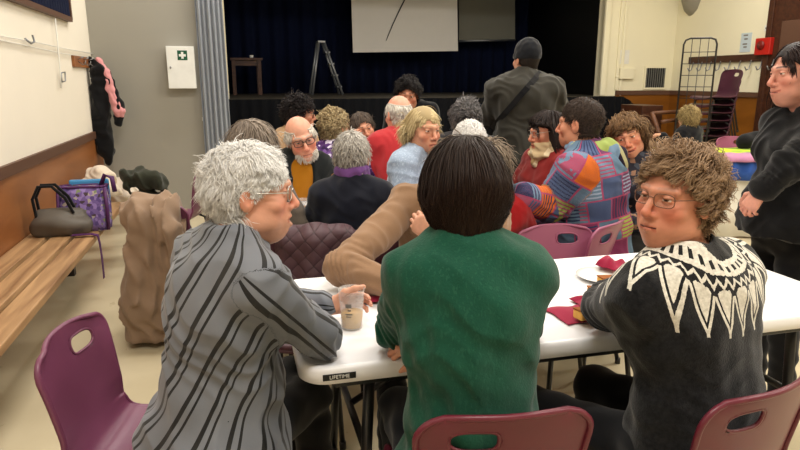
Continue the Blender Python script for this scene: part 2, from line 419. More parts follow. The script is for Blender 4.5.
def hair_chunks(st, p, h, seed):
    """cap plus strands; st keys: n, L, fringe, r, lift, curl, grav, part, col, bald, line (y,z knots)"""
    rs = np.random.RandomState(seed); w = p.get('w', 1.0); R_ = SK_R*nv((w, 1, 1))
    ky, kz = st.get('line', ([-.12, -.06, -.03, .0, .03, .06, .085], [-.070, -.065, -.045, .012, .030, .052, .068]))
    bald = st.get('bald', None)
    def keep(P):
        k = P[..., 2] > np.interp(P[..., 1], ky, kz)
        if bald is not None: k &= ~((P[..., 2] > bald+.35*np.minimum(P[..., 1]+.02, 0)) & (P[..., 1] > -.115))
        return k
    c1, c2 = nv(lin(st['col'][0])), nv(lin(st['col'][1])); chunks = []
    S = Shape(); capt = st.get('cap', .005)
    e0 = ell(SK_C, R_+capt); e1 = ell(SK_C+nv((0, -.012, -.045)), nv((.062*w, .070, .07))+capt)
    def cf(X, Y, Z):
        d = smin(e0[0](X, Y, Z), e1[0](X, Y, Z), .02)
        d = np.maximum(d, (np.interp(Y, ky, kz)-Z)*.7)
        if bald is not None: d = np.maximum(d, Z-(bald+.35*np.minimum(Y+.02, 0))-.004)
        return d
    S.add((cf, np.minimum(e0[1], e1[1]), np.maximum(e0[2], e1[2])))
    V, Q = S.mesh(max(h, .003)); chunks.append((V, Q, c1*.5+c2*.22, 0))
    N = st['n']; D = rs.normal(size=(N*6, 3)); D /= np.linalg.norm(D, axis=1)[:, None]
    P0 = SK_C+D*R_
    back = (P0[:, 1] < -.03) & (P0[:, 2] < .0); P0[back] = P0[back]*nv((.97, .97, 1))
    P0 = P0[keep(P0)][:N]; N = len(P0)
    nrm = (P0-SK_C)/R_**2; nrm /= np.linalg.norm(nrm, axis=1)[:, None]
    crown = nv(st.get('crown', (0, -.045, .110)))
    if 'part' in st:
        t = np.stack([np.sign(P0[:, 0]-st['part'])*1.0, -.25+0*P0[:, 0], -.15+0*P0[:, 0]], 1)
        bk = P0[:, 1] < -.05; t[bk] = (P0-crown)[bk]/.1
    else: t = (P0-crown)/.1
    t = t+rs.normal(size=t.shape)*st.get('mess', .25)
    t -= nrm*(t*nrm).sum(1)[:, None]; t /= np.linalg.norm(t, axis=1)[:, None]+1e-6
    t = t+nrm*st.get('rise', .35)
    L = st['L']*rs.uniform(.75, 1.1, N)
    front = np.clip((P0[:, 1]-.03)/.04, 0, 1); L = L*(1-front)+st.get('fringe', st['L']*.5)*rs.uniform(.7, 1.05, N)*front
    if 'sideL' in st:
        sd = np.clip((np.abs(P0[:, 0])-.045)/.02, 0, 1)*(P0[:, 1] > -.05); L = L*(1-sd)+st['sideL']*rs.uniform(.7, 1.1, N)*sd
    ns = st.get('seg', 8); pts = [P0.copy()]; P = P0.copy(); lift = st.get('lift', .12)*rs.uniform(.55, 1.1, N)
    nz = rs.normal(size=(N, 3))
    for i in range(ns):
        s_ = (i+1)/ns
        t = t/np.linalg.norm(t, axis=1)[:, None]
        P = P+t*(L/ns)[:, None]
        t = t+nv((0, 0, -1))*st.get('grav', .25)+nz*st.get('stray', .06)+rs.normal(size=(N, 3))*st.get('wig', .08)
        q = (P-SK_C)/(R_*(1+lift*min(1, s_*2.2)+.015)[:, None]); l = np.linalg.norm(q, axis=1)
        push = l < 1
        P = np.where(push[:, None], SK_C+(P-SK_C)/np.maximum(l, 1e-3)[:, None], P)
        low = (P[:, 2] < -.05)  # keep long strands off the neck and shoulders
        rr = np.hypot(P[:, 0], P[:, 1]+.03); mn = st.get('neckr', .062)
        f = np.where(low & (rr < mn), mn/np.maximum(rr, 1e-3), 1); P[:, 0] *= f; P[:, 1] = (P[:, 1]+.03)*f-.03
        if 'sideback' in st:
            fc = ((P0[:, 1] < .055) | (np.abs(P0[:, 0]) > .042)) & (P[:, 2] < .045) & (P[:, 1] > st['sideback']); P[:, 1] = np.where(fc, st['sideback']*.8+P[:, 1]*.2, P[:, 1])
        if 'facegap' in st:
            fc = (P[:, 1] > .045) & (P[:, 2] < .03) & (np.abs(P[:, 0]) < st['facegap'])
            P[:, 0] = np.where(fc, np.sign(P[:, 0]+1e-6)*st['facegap'], P[:, 0])
        if 'taper' in st:
            z0, z1, r1 = st['taper']; rr = np.hypot(P[:, 0], P[:, 1]+.03); mx = np.interp(-P[:, 2], [-z0, -z1], [.125, r1])*rs.uniform(.93, 1.05, N)
            f = np.where((P[:, 2] < z0) & (rr > mx), mx/np.maximum(rr, 1e-3), 1); P[:, 0] *= f; P[:, 1] = (P[:, 1]+.03)*f-.03
        if 'minz' in st: P[:, 2] = np.maximum(P[:, 2], st['minz'])
        pts.append(P.copy())
    A = np.stack(pts, 1)
    cl = st.get('clump', 0); gid = np.arange(N)
    if cl:
        G_ = max(N//st.get('per', 14), 8); gi = rs.choice(N, min(G_, N), False); gid = np.empty(N, int)
        for a in range(0, N, 1500): gid[a:a+1500] = np.argmin(((P0[a:a+1500, None]-P0[None, gi])**2).sum(2), 1)
        k = (np.arange(ns+1)/ns)**1.1*cl; off = P0-P0[gi[gid]]
        tgt = A[gi[gid]]+off[:, None, :]*.35; A = A*(1-k)[None, :, None]+tgt*k[None, :, None]
    cu = st.get('curl', 0)
    if cu:
        k = np.arange(ns+1)/ns; ph = (rs.uniform(0, 6.28, N)[gid]+rs.normal(size=N)*.3)[:, None]; fr = st.get('cfreq', 2.2)*6.28
        b1 = np.cross(nrm, nv((.3, .2, .9))); b1 /= np.linalg.norm(b1, axis=1)[:, None]; am = cu*np.minimum(k*2.5, 1)[None, :]
        A = A+b1[:, None, :]*(am*np.sin(fr*k[None, :]+ph))[..., None]+nrm[:, None, :]*(am*np.cos(fr*k[None, :]+ph)+am*.5)[..., None]
    T = np.gradient(A, axis=1); T /= np.linalg.norm(T, axis=2)[..., None]+1e-9
    n_ = np.repeat(nrm[:, None, :], ns+1, 1); B = np.cross(T, n_); B /= np.linalg.norm(B, axis=2)[..., None]+1e-9; U = np.cross(B, T)
    rad = st.get('r', .002)*rs.uniform(.6, 1.3, N)[:, None]*(1-.75*(np.arange(ns+1)/ns)**2.5)[None, :]
    W = []
    for a in (0, 2.094, 4.189): W.append(A+(B*math.cos(a)*1.5+U*math.sin(a)*.9)*rad[..., None])
    W = np.stack(W, 2)                      # N, ns+1, 3, 3
    idx = np.arange(N*(ns+1)*3).reshape(N, ns+1, 3); Q = []
    for k in range(3):
        l = (k+1) % 3; Q.append(np.stack([idx[:, :-1, k], idx[:, :-1, l], idx[:, 1:, l], idx[:, 1:, k]], -1).reshape(-1, 4))
    mixv = np.clip(.55*rs.beta(1.3, 1.3, N)[gid][:, None]+.45*rs.beta(1.3, 1.3, N)[:, None], 0, 1)
    col = c1+(c2-c1)*mixv; col = np.repeat(col, (ns+1)*3, 0)
    if 'tip' in st:
        k = np.tile(np.repeat(np.arange(ns+1)/ns, 3), N)[:, None]**1.5; col = col*(1-k)+nv(lin(st['tip']))*k
    chunks.append((W.reshape(-1, 3), np.concatenate(Q), col, 0))
    return chunks

# ---------------------------------------------------------------- hands
def hand_chunk(wrist, fwd, dors, right, curl, s, h, fore, thumb=.5, spread=1.0, skin='d9a98c'):
    y = nv(fwd)/np.linalg.norm(fwd); z = nv(dors)-y*np.dot(dors, y); z /= np.linalg.norm(z); x = np.cross(y, z)*(-1 if right else 1)
    W = nv(wrist); T = lambda q: W+(x*q[0]+y*q[1]+z*q[2])*s
    S = Shape(); r = lambda v: v*s
    fi = [(.027, .084, .071, .0085), (.009, .089, .079, .0088), (-.009, .085, .073, .0083), (-.025, .075, .057, .0074)]
    for bx_, by_, ln, rd in fi: S.add(cone(T((bx_*.55, .012, 0)), T((bx_, by_, 0)), r(.0155), r(.0115)), r(.016))
    cl = curl if hasattr(curl, '__len__') else (curl,)*4
    for (bx_, by_, ln, rd), c in zip(fi, cl):
        p = nv((bx_, by_, 0)); a = 0; sx = bx_*.10*spread/.027
        for fr, bd, k in ((.44, 75, 0), (.31, 95, 1), (.25, 55, 2)):
            a += math.radians(bd)*c; d = nv((sx*(1-c), math.cos(a), -math.sin(a))); q = p+d*ln*fr
            S.add(cone(T(p), T(q), r(rd*(1-.09*k)), r(rd*(.93-.09*k))), r(.004)); p = q
    p = nv((.020, .022, -.006)); dirs = [nv((.70, .62, -.30)), nv((.45-.5*thumb, .80, -.35-.3*thumb)), nv((.30-.7*thumb, .80, -.25-.5*thumb))]
    for d, ln, ra, rb in zip(dirs, (.042, .034, .027), (.0135, .0105, .0095), (.0105, .0095, .0075)):
        q = p+d/np.linalg.norm(d)*ln; S.add(cone(T(p), T(q), r(ra), r(rb)), r(.009)); p = q
    S.add(cone(W+nv(fore)*(-.07), T((0, .015, 0)), r(.027), r(.021)), r(.014))
    V, Q = S.mesh(h)
    base = nv(lin(skin))*nv((.94, .87, .84)); k = (np.sin(V[:, 0]*300+np.sin(V[:, 2]*260))*np.sin(V[:, 1]*280))[:, None]
    tipd = np.clip((((V-W)@y)/s-.09)/.05, 0, 1)[:, None]*.35
    return V, Q, base*(1+k*.05)*(1-tipd)+base*nv((1, .68, .62))*tipd
# ---------------------------------------------------------------- materials of the place
M = {}
def wall_mat(name, col, bscale=35, bstr=.12, var=.05):
    m, nt, b = base_mat(name, .8, .2); c = np.array(lin(col)); f = noise(nt, 1.3, 5)
    n = nt.nodes.new('ShaderNodeMix'); n.data_type = 'RGBA'; n.inputs[6].default_value = (*(c*(1-var)), 1); n.inputs[7].default_value = (*np.minimum(c*(1+var), 1), 1)
    nt.links.new(f, n.inputs[0]); nt.links.new(n.outputs[2], b.inputs['Base Color']); bump(nt, b, noise(nt, bscale, 4), bstr, .004); return m
def wood(name, c1, c2, scale=3, stretch=(1, 14, 14), rough=.45, spec=.4, rz=0):
    m, nt, b = base_mat(name, rough, spec)
    tc = nt.nodes.new('ShaderNodeTexCoord'); r_ = nt.nodes.new('ShaderNodeMapping'); r_.inputs['Rotation'].default_value = (0, 0, -rz); nt.links.new(tc.outputs['Object'], r_.inputs[0])
    mp = nt.nodes.new('ShaderNodeMapping'); mp.inputs['Scale'].default_value = stretch; nt.links.new(r_.outputs[0], mp.inputs[0])
    n = nt.nodes.new('ShaderNodeTexNoise'); n.inputs['Scale'].default_value = scale; n.inputs['Detail'].default_value = 6; n.inputs['Distortion'].default_value = .6
    nt.links.new(mp.outputs[0], n.inputs['Vector'])
    nt.links.new(ramp(nt, n.outputs['Fac'], [(.3, c1), (.7, c2)]), b.inputs['Base Color']); bump(nt, b, n.outputs['Fac'], .1, .002); return m
M['cream'] = wall_mat('cream_wall', 'e6dfd1'); M['cream2'] = wall_mat('cream_paint', 'e3dcc0')
M['grey_wall'] = wall_mat('grey_partition', '9a978e', 60, .05, .03)
M['ceil'] = wall_mat('ceiling_white', 'e8e4da')
M['dado'] = wood('varnished_panel', '7a4927', '955f35', 1.2, (1, 1, 5), .35, .4)
M['dado_dark'] = wood('varnished_panel_dark', '714312', '87531a', 1.2, (1, 1, 4), .4, .35)
M['old_wood'] = wood('old_brown_wood', '4a2a16', '6b4226', 2, (1, 8, 8), .5)
M['rail'] = plain('brown_rail', '5a3f31', .5, .3)
M['bench_wood'] = wood('bench_wood', '7c5a3c', 'b8936a', 2.2, (9, .7, 9), .5, .35, HA)
M['bench_frame'] = plain('bench_iron', '2c2622', .5)
M['dark_wood'] = wood('dark_brown_wood', '33190f', '4a2918', 2, (1, 10, 10), .45)
M['stage_cloth'] = fabric('stage_navy', '0e1630', .3, 3, 200, .2, .95, sheen=0)
M['stage_skirt'] = fabric('stage_skirt_black', '06070b', .2, 3, 200, .2, .95, sheen=0)
M['stage_floor'] = plain('stage_floor', '3a352c', .6)
M['screen'] = plain('screen_white', 'e6e2dc', .8, .1, 0, .02); M['screen_grey'] = plain('screen_grey', '77766c', .8, .1, 0, .03)
M['black'] = plain('black_paint', '0d0d0e', .5); M['black_metal'] = plain('black_metal', '141416', .35, .5)
M['steel'] = plain('grey_steel', '8d8f92', .35, .5, .8); M['alu'] = plain('aluminium', '8f9296', .4, .5, .6)
M['white_plastic'] = plain('white_plastic', 'e9e9ec', .35, .45, 0, .02, 4, .06, 240, .001)
M['white_enamel'] = plain('white_enamel', 'e4e6e4', .4); M['paper'] = plain('paper', 'dcdad2', .8, .2)
M['green_sign'] = plain('sign_green', '0e4f36', .5, .3, 0, .0); M['red_box'] = plain('red_enamel', 'b01c12', .4, .5)
M['plum'] = plain('plum_plastic', '6d3853', .36, .45, 0, .06, 3, .05, 150, .001)
M['maroon'] = plain('maroon_plastic', '611d2e', .36, .45, 0, .06, 3, .05, 150, .001)
M['rose'] = plain('rose_plastic', '97536f', .36, .45, 0, .06, 3)
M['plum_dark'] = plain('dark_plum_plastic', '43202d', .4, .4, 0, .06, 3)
M['dark_trousers'] = fabric('black_trousers', '0f0f12', .2, 10, 300, .3); M['navy_trousers'] = fabric('navy_trousers', '10151f', .2, 10, 300, .3)
M['curtain'] = fabric('curtain_grey', '8b919b', .12, 6, 150, .2, .85, sheen=.3)
M['tan_coat'] = fabric('tan_coat', '8d7663', .12, 6, 200, .25)
M['black_cloth'] = fabric('black_cloth', '101013', .25, 8, 200, .3); M['pink_cloth'] = fabric('pink_wool', 'd08f92', .15, 20, 180, .5)
M['cream_knit'] = fabric('cream_knit', 'd7c8b6', .12, 20, 160, .8); M['dark_green'] = fabric('dark_green_cloth', '2e3026', .2, 10, 200, .3)
M['grey_bag'] = plain('grey_leather', '5b554e', .5, .35, 0, .15, 12, .2, 90)
M['quilt'] = fabric('quilted_plum', '4a2f33', .12, 8, 200, .2, .7)
M['napkin'] = fabric('burgundy_napkin', '8e1f3c', .12, 20, 300, .3); M['cake'] = plain('sponge_cake', 'd9a557', .9, .1, 0, .25, 60, .6, 200); M['crust'] = plain('cake_crust', '8a5226', .8, .2, 0, .25, 50, .4, 200)
M['china'] = plain('white_china', 'eeeeea', .25, .5, 0, .01)
def glassy(name, col, tr, rough):
    m, nt, b = base_mat(name, rough, .4); b.inputs['Base Color'].default_value = (*lin(col), 1); b.inputs['Alpha'].default_value = 1-tr; return m
M['cup'] = glassy('frosted_cup', 'eceae8', .80, .3); M['beer'] = glassy('pale_beer', 'd6a850', .2, .15)
M['print'] = plain('grey_print', '77716b', .7)
def lens():
    m = bpy.data.materials.new('spectacle_lens'); m.use_nodes = True; nt = m.node_tree; nt.nodes.clear()
    o = nt.nodes.new('ShaderNodeOutputMaterial'); a = nt.nodes.new('ShaderNodeBsdfTransparent'); g = nt.nodes.new('ShaderNodeBsdfGlossy'); x = nt.nodes.new('ShaderNodeMixShader')
    g.inputs['Roughness'].default_value = .03; x.inputs[0].default_value = .07; nt.links.new(a.outputs[0], x.inputs[1]); nt.links.new(g.outputs[0], x.inputs[2]); nt.links.new(x.outputs[0], o.inputs[0]); return m
M['lens'] = lens()
def floor_mat():
    m, nt, b = base_mat('beige_floor', .42, .4); f = noise(nt, 1.1, 6); g = noise(nt, 7, 5, rough=.7, stretch=(1, .5, 1))
    c = ramp(nt, f, [(.3, 'c0b395'), (.7, 'cfc3a6')]); st = E.op('MULTIPLY', ewrap(nt, g) > .66, .28)
    nt.links.new(mixc(nt, st, c, '8f8064'), b.inputs['Base Color']); bump(nt, b, noise(nt, 30, 3), .05, .002)
    nt.links.new(ramp(nt, g, [(.3, '606060'), (.75, '8c8c8c')]), b.inputs['Roughness']); return m
M['floor'] = floor_mat()
# clothes with a pattern of their own
def stripes_mat():
    m, nt, b = base_mat('grey_striped_shirt', .6, .3); b.inputs['Sheen Weight'].default_value = .2
    x = attr(nt, 'gc', 0)-attr(nt, 'gc', 1)*(attr(nt, 'gc', 2) < 3.0)*.38; wob = ewrap(nt, noise(nt, 9, 2)); x = x*1.0+(wob-.5)*.003
    per = .078; t = E.op('FRACT', x*(1/per)+20.15)
    big = E.op('MULTIPLY', t > .08, t < .24); thin = E.op('MULTIPLY', t > .42, t < .51)
    k = E.op('MAXIMUM', big, thin)
    base = ramp(nt, noise(nt, 5, 3), [(.3, '62666f'), (.7, '737780')])
    nt.links.new(mixc(nt, k, base, '0c0d11'), b.inputs['Base Color']); bump(nt, b, noise(nt, 240, 2), .25, .001); return m
M['stripes'] = stripes_mat()
def nordic_mat():
    m, nt, b = base_mat('nordic_knit', .95, .1); b.inputs['Sheen Weight'].default_value = .2
    nz = ewrap(nt, noise(nt, 150, 2)); r = attr(nt, 'gc', 0)+(nz-.5)*.006; a = attr(nt, 'gc', 1)
    N = 17.0; t = E.op('FRACT', a*N); tri = (t-.5).abs()*2.0          # 0 in the middle of a point, 1 between two
    t2 = E.op('FRACT', a*(2*N)); tri2 = (t2-.5).abs()*2.0
    AND = lambda p, q: E.op('MULTIPLY', p, q); OR = lambda p, q: E.op('MAXIMUM', p, q)
    band = AND(r > .103, r < .131); dot = AND((r-.117).abs() < .0055, tri2 < .45)
    w1 = E.op('SUBTRACT', band, dot)
    zig = r-tri2*.012; w2 = AND(zig > .134, zig < .141)              # thin white zigzag
    leaf_w = E.op('MULTIPLY', E.op('SUBTRACT', .208, r, clamp=True), 13.5).min(E.op('MULTIPLY', E.op('SUBTRACT', r, .143, clamp=True), 42.0)+.12)
    leaf = AND(tri < leaf_w, AND(r > .152, r < .208))
    core = AND(tri < (leaf_w-.60), r > .186)
    out = (E.op('SUBTRACT', .230, r, clamp=True)*13.5); line = AND(AND((tri-out).abs() < .12, r > .160), r < .238)
    wht = OR(OR(w1, w2), OR(E.op('SUBTRACT', leaf, core, clamp=True), line))
    dark = ramp(nt, noise(nt, 90, 4), [(.35, '0d0d0f'), (.75, '212123')]); lt = ramp(nt, noise(nt, 120, 3), [(.3, 'b7b2a6'), (.7, 'dcd8cd')])
    nt.links.new(mixc(nt, wht, dark, lt), b.inputs['Base Color']); bump(nt, b, noise(nt, 230, 3), .7, .002); return m
M['nordic'] = nordic_mat()
def patch_mat():
    m, nt, b = base_mat('patchwork_cloth', .9, .15)
    x, y = attr(nt, 'gc', 0), attr(nt, 'gc', 1); z = attr(nt, 'gc', 2)
    sx, sy = .098, .105; yy = y*(1/sy)+.35; xx = x*(1/sx)+.4+E.op('MULTIPLY', E.op('FLOOR', yy), .37)
    cx, cy = xx.floor(), yy.floor(); fx, fy = xx.frac(), yy.frac()
    cb = nt.nodes.new('ShaderNodeCombineXYZ')
    for i, q in enumerate((cx, cy, z.floor())): nt.links.new(q.s, cb.inputs[i])
    wn = nt.nodes.new('ShaderNodeTexWhiteNoise'); nt.links.new(cb.outputs[0], wn.inputs['Vector']); sep = nt.nodes.new('ShaderNodeSeparateXYZ'); nt.links.new(wn.outputs['Color'], sep.inputs[0])
    v1, v2, v3 = (E(sep.outputs[i]) for i in range(3))
    ca = ramp(nt, v1, [(0, '5c7389'), (.26, '64395a'), (.46, '6b7f98'), (.60, '743050'), (.78, '4b587a'), (.93, '94a04c')], 'CONSTANT')
    ca = mixc(nt, E.op('MULTIPLY', z > 4.5, v3 > .62), ca, 'c4642a')
    cb2 = ramp(nt, v2, [(0, '38243e'), (.35, '8d99b0'), (.55, '9c4a64'), (.75, '2d3655')], 'CONSTANT')
    st = E.op('SINE', (fy*38.0)+(E(noise(nt, 20, 2))*2.5)); st2 = E.op('SINE', fx*34.0)
    v3b = v3 > .75; s_ = E.op('ADD', E.op('MULTIPLY', st, E.op('SUBTRACT', 1.0, v3b)), E.op('MULTIPLY', st2, v3b))
    k = E.op('MULTIPLY', s_ > .25, v2 > .42)
    c = mixc(nt, k, ca, cb2)
    ed = E.op('MAXIMUM', E.op('MAXIMUM', fx < .035, fx > .965), E.op('MAXIMUM', fy < .035, fy > .965))
    nt.links.new(mixc(nt, ed, c, '9a4566'), b.inputs['Base Color']); bump(nt, b, noise(nt, 200, 3), .5, .002); return m
M['patch'] = patch_mat()
def floral_mat(name, stops, scale=30):
    m, nt, b = base_mat(name, .8, .2); tc = nt.nodes.new('ShaderNodeTexCoord'); v = nt.nodes.new('ShaderNodeTexVoronoi'); v.inputs['Scale'].default_value = scale
    nt.links.new(tc.outputs['Object'], v.inputs['Vector']); s = nt.nodes.new('ShaderNodeSeparateXYZ'); nt.links.new(v.outputs['Color'], s.inputs[0])
    nt.links.new(ramp(nt, s.outputs[0], stops, 'CONSTANT'), b.inputs['Base Color']); return m
M['floral'] = floral_mat('purple_floral', [(0, '4a2a62'), (.5, '6b4a86'), (.75, 'c9c0d6'), (.88, '2f1c44')], 45)
M['bag_print'] = floral_mat('printed_bag', [(0, '6f5a92'), (.3, '8a74ae'), (.55, '5a4880'), (.72, '77805f'), (.82, 'aaa096'), (.92, '4a3c44')], 48)
M['bag_blue'] = plain('bag_blue', '3f86b8', .4); M['purple_trim'] = plain('purple_trim', '4a1d52', .6)
def quilt_mat():
    m, nt, b = base_mat('quilted_plum_jacket', .55, .3); tc = nt.nodes.new('ShaderNodeTexCoord'); s = nt.nodes.new('ShaderNodeSeparateXYZ'); nt.links.new(tc.outputs['Object'], s.inputs[0]); E.nt = nt
    x, z = E(s.outputs[0]), E(s.outputs[2]); l1 = E.op('FRACT', (x+z)*14.0); l2 = E.op('FRACT', (z-x)*14.0)
    pad = E.op('MULTIPLY', E.op('SINE', l1*3.1416), E.op('SINE', l2*3.1416)); pad = E.op('POWER', pad, .5)
    nt.links.new(ramp(nt, pad, [(.05, '35242a'), (.35, '4a333a')]), b.inputs['Base Color']); bump(nt, b, pad, .8, .006); return m
M['quilt'] = quilt_mat()
# ---------------------------------------------------------------- people
M_SKIN = vcol_mat('skin', .48, .35, sss=.12, b_noise=220)
M_HAIR = vcol_mat('hair', .56, .22)
M_SHOE = plain('shoe_leather', '1c1a19', .5)
def rotz(a): return np.array([[math.cos(a), -math.sin(a), 0], [math.sin(a), math.cos(a), 0], [0, 0, 1.0]])
def unit(v): v = nv(v); return v/np.linalg.norm(v)
def fdir(deg): return nv((math.cos(math.radians(deg)), math.sin(math.radians(deg)), 0))
def head_frame(yaw, pitch, roll):
    f = fdir(yaw); r = nv((f[1], -f[0], 0)); u = nv((0, 0, 1))
    p = math.radians(pitch); f2 = f*math.cos(p)-u*math.sin(p); u2 = u*math.cos(p)+f*math.sin(p)
    a = math.radians(roll); r3 = r*math.cos(a)+u2*math.sin(a); u3 = u2*math.cos(a)-r*math.sin(a)
    return np.stack([r3, f2, u3])            # rows: local x, y, z
def skel(c, ts):
    s = c.get('s', 1.0); F = fdir(c['yaw']); R = nv((F[1], -F[0], 0)); U = nv((0, 0, 1.0))
    z0 = c.get('hipz', .93*s*ts) if c.get('stand') else c.get('seat', .45)+.095*s
    J = dict(F=F, R=R); J['pel'] = U*z0
    def dirn(a, b): a, b = math.radians(a), math.radians(b); return unit(U*math.cos(a)*math.cos(b)+F*math.sin(a)+R*math.sin(b))
    ln, sd = c.get('lean', 6), c.get('side', 0); k = ts*s if not c.get('stand') else ts*s
    u1, um, u2 = dirn(ln*.5, sd*.6), dirn(ln, sd), dirn(ln*1.5, sd*1.2)
    J['u1'], J['u2'] = u1, u2
    J['wst'] = J['pel']+u1*.15*k; J['chs'] = J['wst']+um*.19*k; J['nek'] = J['chs']+u2*.175*k
    F2 = fdir(c['yaw']+c.get('twist', 0)); R2 = unit(np.cross(F2, u2)); F2 = np.cross(u2, R2)
    J['F2'], J['R2'] = F2, R2
    w = c.get('sh', 1.0)*s; up = c.get('shrug', (0, 0))
    J['sh'] = [J['nek']-u2*.062*s+R2*q*.158*w+U*up[i] for i, q in enumerate((1, -1))]  # right, left
    H = head_frame(*c['face']); J['H'] = H
    J['hd'] = J['nek']+unit(u2+U*.8)*.118*c.get('nl', 1.18)*s+F2*c.get('hf', .03)*s+R2*c.get('hs', 0)
    return J
def ik(S, W, l1, l2, pole):
    v = W-S; d = np.linalg.norm(v); d2 = min(max(d, .08), l1+l2-.005); W = S+v/d*d2; v = W-S; d = d2
    a = (l1*l1-l2*l2+d*d)/(2*d); hgt = math.sqrt(max(l1*l1-a*a, 0)); n = v/d; p = nv(pole)-n*np.dot(pole, n); p = unit(p)
    return S+n*a+p*hgt, W
def person(label, c, parts):
    s = c.get('s', 1.0); hp = at(*c['head'][:2], Y=c['head'][2])
    lo, hi = .72, 1.35
    for _ in range(30):
        m = (lo+hi)/2
        if skel(c, m)['hd'][2] < hp.z: lo = m
        else: hi = m
    ts = (lo+hi)/2; J = skel(c, ts)
    root = nv((hp.x-J['hd'][0], hp.y-J['hd'][1], 0))
    for k in ('pel', 'wst', 'chs', 'nek', 'hd'): J[k] = J[k]+root
    J['sh'] = [q+root for q in J['sh']]; J['root'] = root
    print('PERSON %-40s ts=%.2f root=(%.2f,%.2f) neck z=%.2f head z=%.2f' % (label[:40], ts, root[0], root[1], J['nek'][2], J['hd'][2]))
    F, R, U = J['F'], J['R'], nv((0, 0, 1.0)); b = c.get('b', 1.0)*s; bd = c.get('bd', c.get('b', 1.0))*s; k_ = ts*s
    # arms
    arms = []
    for i in (0, 1):
        a = (c.get('arms') or (None, None))[i]; q = 1 if i == 0 else -1
        if a is None:
            if c.get('stand'): a = dict(w=J['sh'][i]+R*q*.09*s-U*.53*s+F*.05, pole=-F+R*q*.4, f=(-U+F*.15), d=R*q, c=.3)
            else: a = dict(w=J['pel']+F*.34*s+R*q*.13+U*(.16 if c.get('table', True) else .08), pole=R*q*.8-U-F*.3, f=F-R*q*.5, d=U, c=.35)
        W = nv(a['w'])
        if 'E' in a: e = nv(a['E'])
        else: e, W = ik(J['sh'][i], W, .285*s, .245*s, nv(a.get('pole', R*q-U)))
        f = unit(W-e); arms.append(dict(S=J['sh'][i], E=e, W=W, f=nv(a.get('f', f)) if a.get('f') is not None else f, d=nv(a.get('d', U)), c=a.get('c', .35), t=a.get('t', .5), fore=f))
    J['arms'] = arms
    if c.get('dbg'):
        for i in (0, 1):
            for nm in 'SEW':
                p = arms[i][nm]; zz = p[1]*CP-(p[2]-CAM_H)*SP; print('   ', 'RL'[i], nm, [round(float(t), 2) for t in p], 'px', round(400+FPX*p[0]/zz), round(225-FPX*(p[1]*SP+(p[2]-CAM_H)*CP)/zz))
    # legs
    legs = []; ly = c.get('legyaw', c['yaw']); LF = fdir(ly); LR = nv((LF[1], -LF[0], 0))
    for i, q in enumerate((1, -1)):
        hip = J['pel']+R*q*.085*b-U*.02
        if c.get('stand'): kn = hip+F*.02+R*q*.01-U*(hip[2]*.47); an = nv((kn[0]-F[0]*.03, kn[1]-F[1]*.03, .085))
        else:
            kn = hip+LF*.40*s+LR*q*c.get('spread', .04); kn[2] = c.get('seat', .45)+.055; an = kn+LF*c.get('foot', .02); an[2] = .085
        legs.append((hip, kn, an))
    Mp = np.stack([R, np.cross(J['u1'], R), J['u1']]); Mc = np.stack([J['R2'], J['F2'], J['u2']])
    belly = c.get('belly', 0); fem = c.get('fem', False)
    def torso(S, inf, k=.05):
        S.add(ell(J['pel']-Mp[1]*.0, (.172*b+inf, .128*bd+inf, .125*s+inf), Mp))
        S.add(ell(J['wst']+Mp[1]*.02*belly, (.150*b+inf, .118*bd+inf+.03*belly, .15*k_+inf), Mp), k)
        S.add(ell(J['chs'], (.160*b+inf, .118*bd+inf, .16*k_+inf), Mc), k)
        S.add(ell(J['chs']+J['u2']*.085*k_-J['F2']*.012, (.150*b+inf, .100*bd+inf, .105*s+inf), Mc), k)
        S.add(cone(J['sh'][0]-J['R2']*.02, J['sh'][1]+J['R2']*.02, .052*s+inf), .05)
        for q in (0, 1): S.add(cone(J['nek']+J['u2']*.015-J['F2']*.0, J['sh'][q]*.92+J['nek']*.08, .050*s+inf*.6, .050*s+inf), .045)
        if fem:
            for q in (-1, 1): S.add(ell(J['chs']+J['F2']*.085*bd+J['R2']*q*.07*b+J['u2']*.0, (.062+inf,)*3), .05)
    def sleeves(S, inf, to=1.0, k=.04):
        fl = c.get('sleeve', 1.0)
        for a in arms:
            S.add(cone(a['S'], a['E'], .050*s*fl+inf, .041*s*fl+inf), k)
            S.add(cone(a['E'], a['E']+(a['W']-a['E'])*to, .041*s*fl+inf, .029*s*fl+inf), .012)
    o0 = root
    # one continuous body: torso and limbs coarse under the clothes, head and hands fine
    S = Shape(); torso(S, -.006)
    for a in arms:
        S.add(cone(a['S'], a['E'], .044*s, .036*s), .03); S.add(cone(a['E'], a['W'], .036*s, .023*s), .012)
    for hip, kn, an in legs:
        S.add(cone(hip, kn, .074*s, .052*s), .03); S.add(cone(kn, an, .050*s, .034*s), .02); S.add(cone(an-U*.03, an+LF*.12*s-U*.045, .036, .03), .03)
    V, Q = S.mesh(.013); sk = lin(parts['face'].get('skin', 'd9a98c'))
    chunks = [(V, Q, nv(sk)*nv((.94, .87, .84)), 0)]
    hh, hb = c.get('hh', .004), c.get('h', .008)
    H = J['H']; hs = c.get('hscale', 1.0)
    to_l = lambda p: H@(nv(p)-J['hd'])/hs
    hv, hq, hc = head_chunks(parts['face'], to_l(J['nek']-J['u2']*.02), hh)
    tow = lambda v: (v*hs)@H+J['hd']
    chunks.append((tow(hv), hq, hc, 0))
    for i, a in enumerate(arms):
        if c.get('hands', (1, 1))[i]:
            hm = c.get('hmesh', max(hh, .0028))
            v, q, col = hand_chunk(a['W'], a['f'], a['d'], i == 0, a['c'], .98*s*c.get('hsz', .95), hm, a['fore'], a['t'], skin=parts['face'].get('skin', 'd9a98c')); chunks.append((v, q, col, 0))
    body = np_mesh('person', chunks, [M_SKIN], origin=o0)
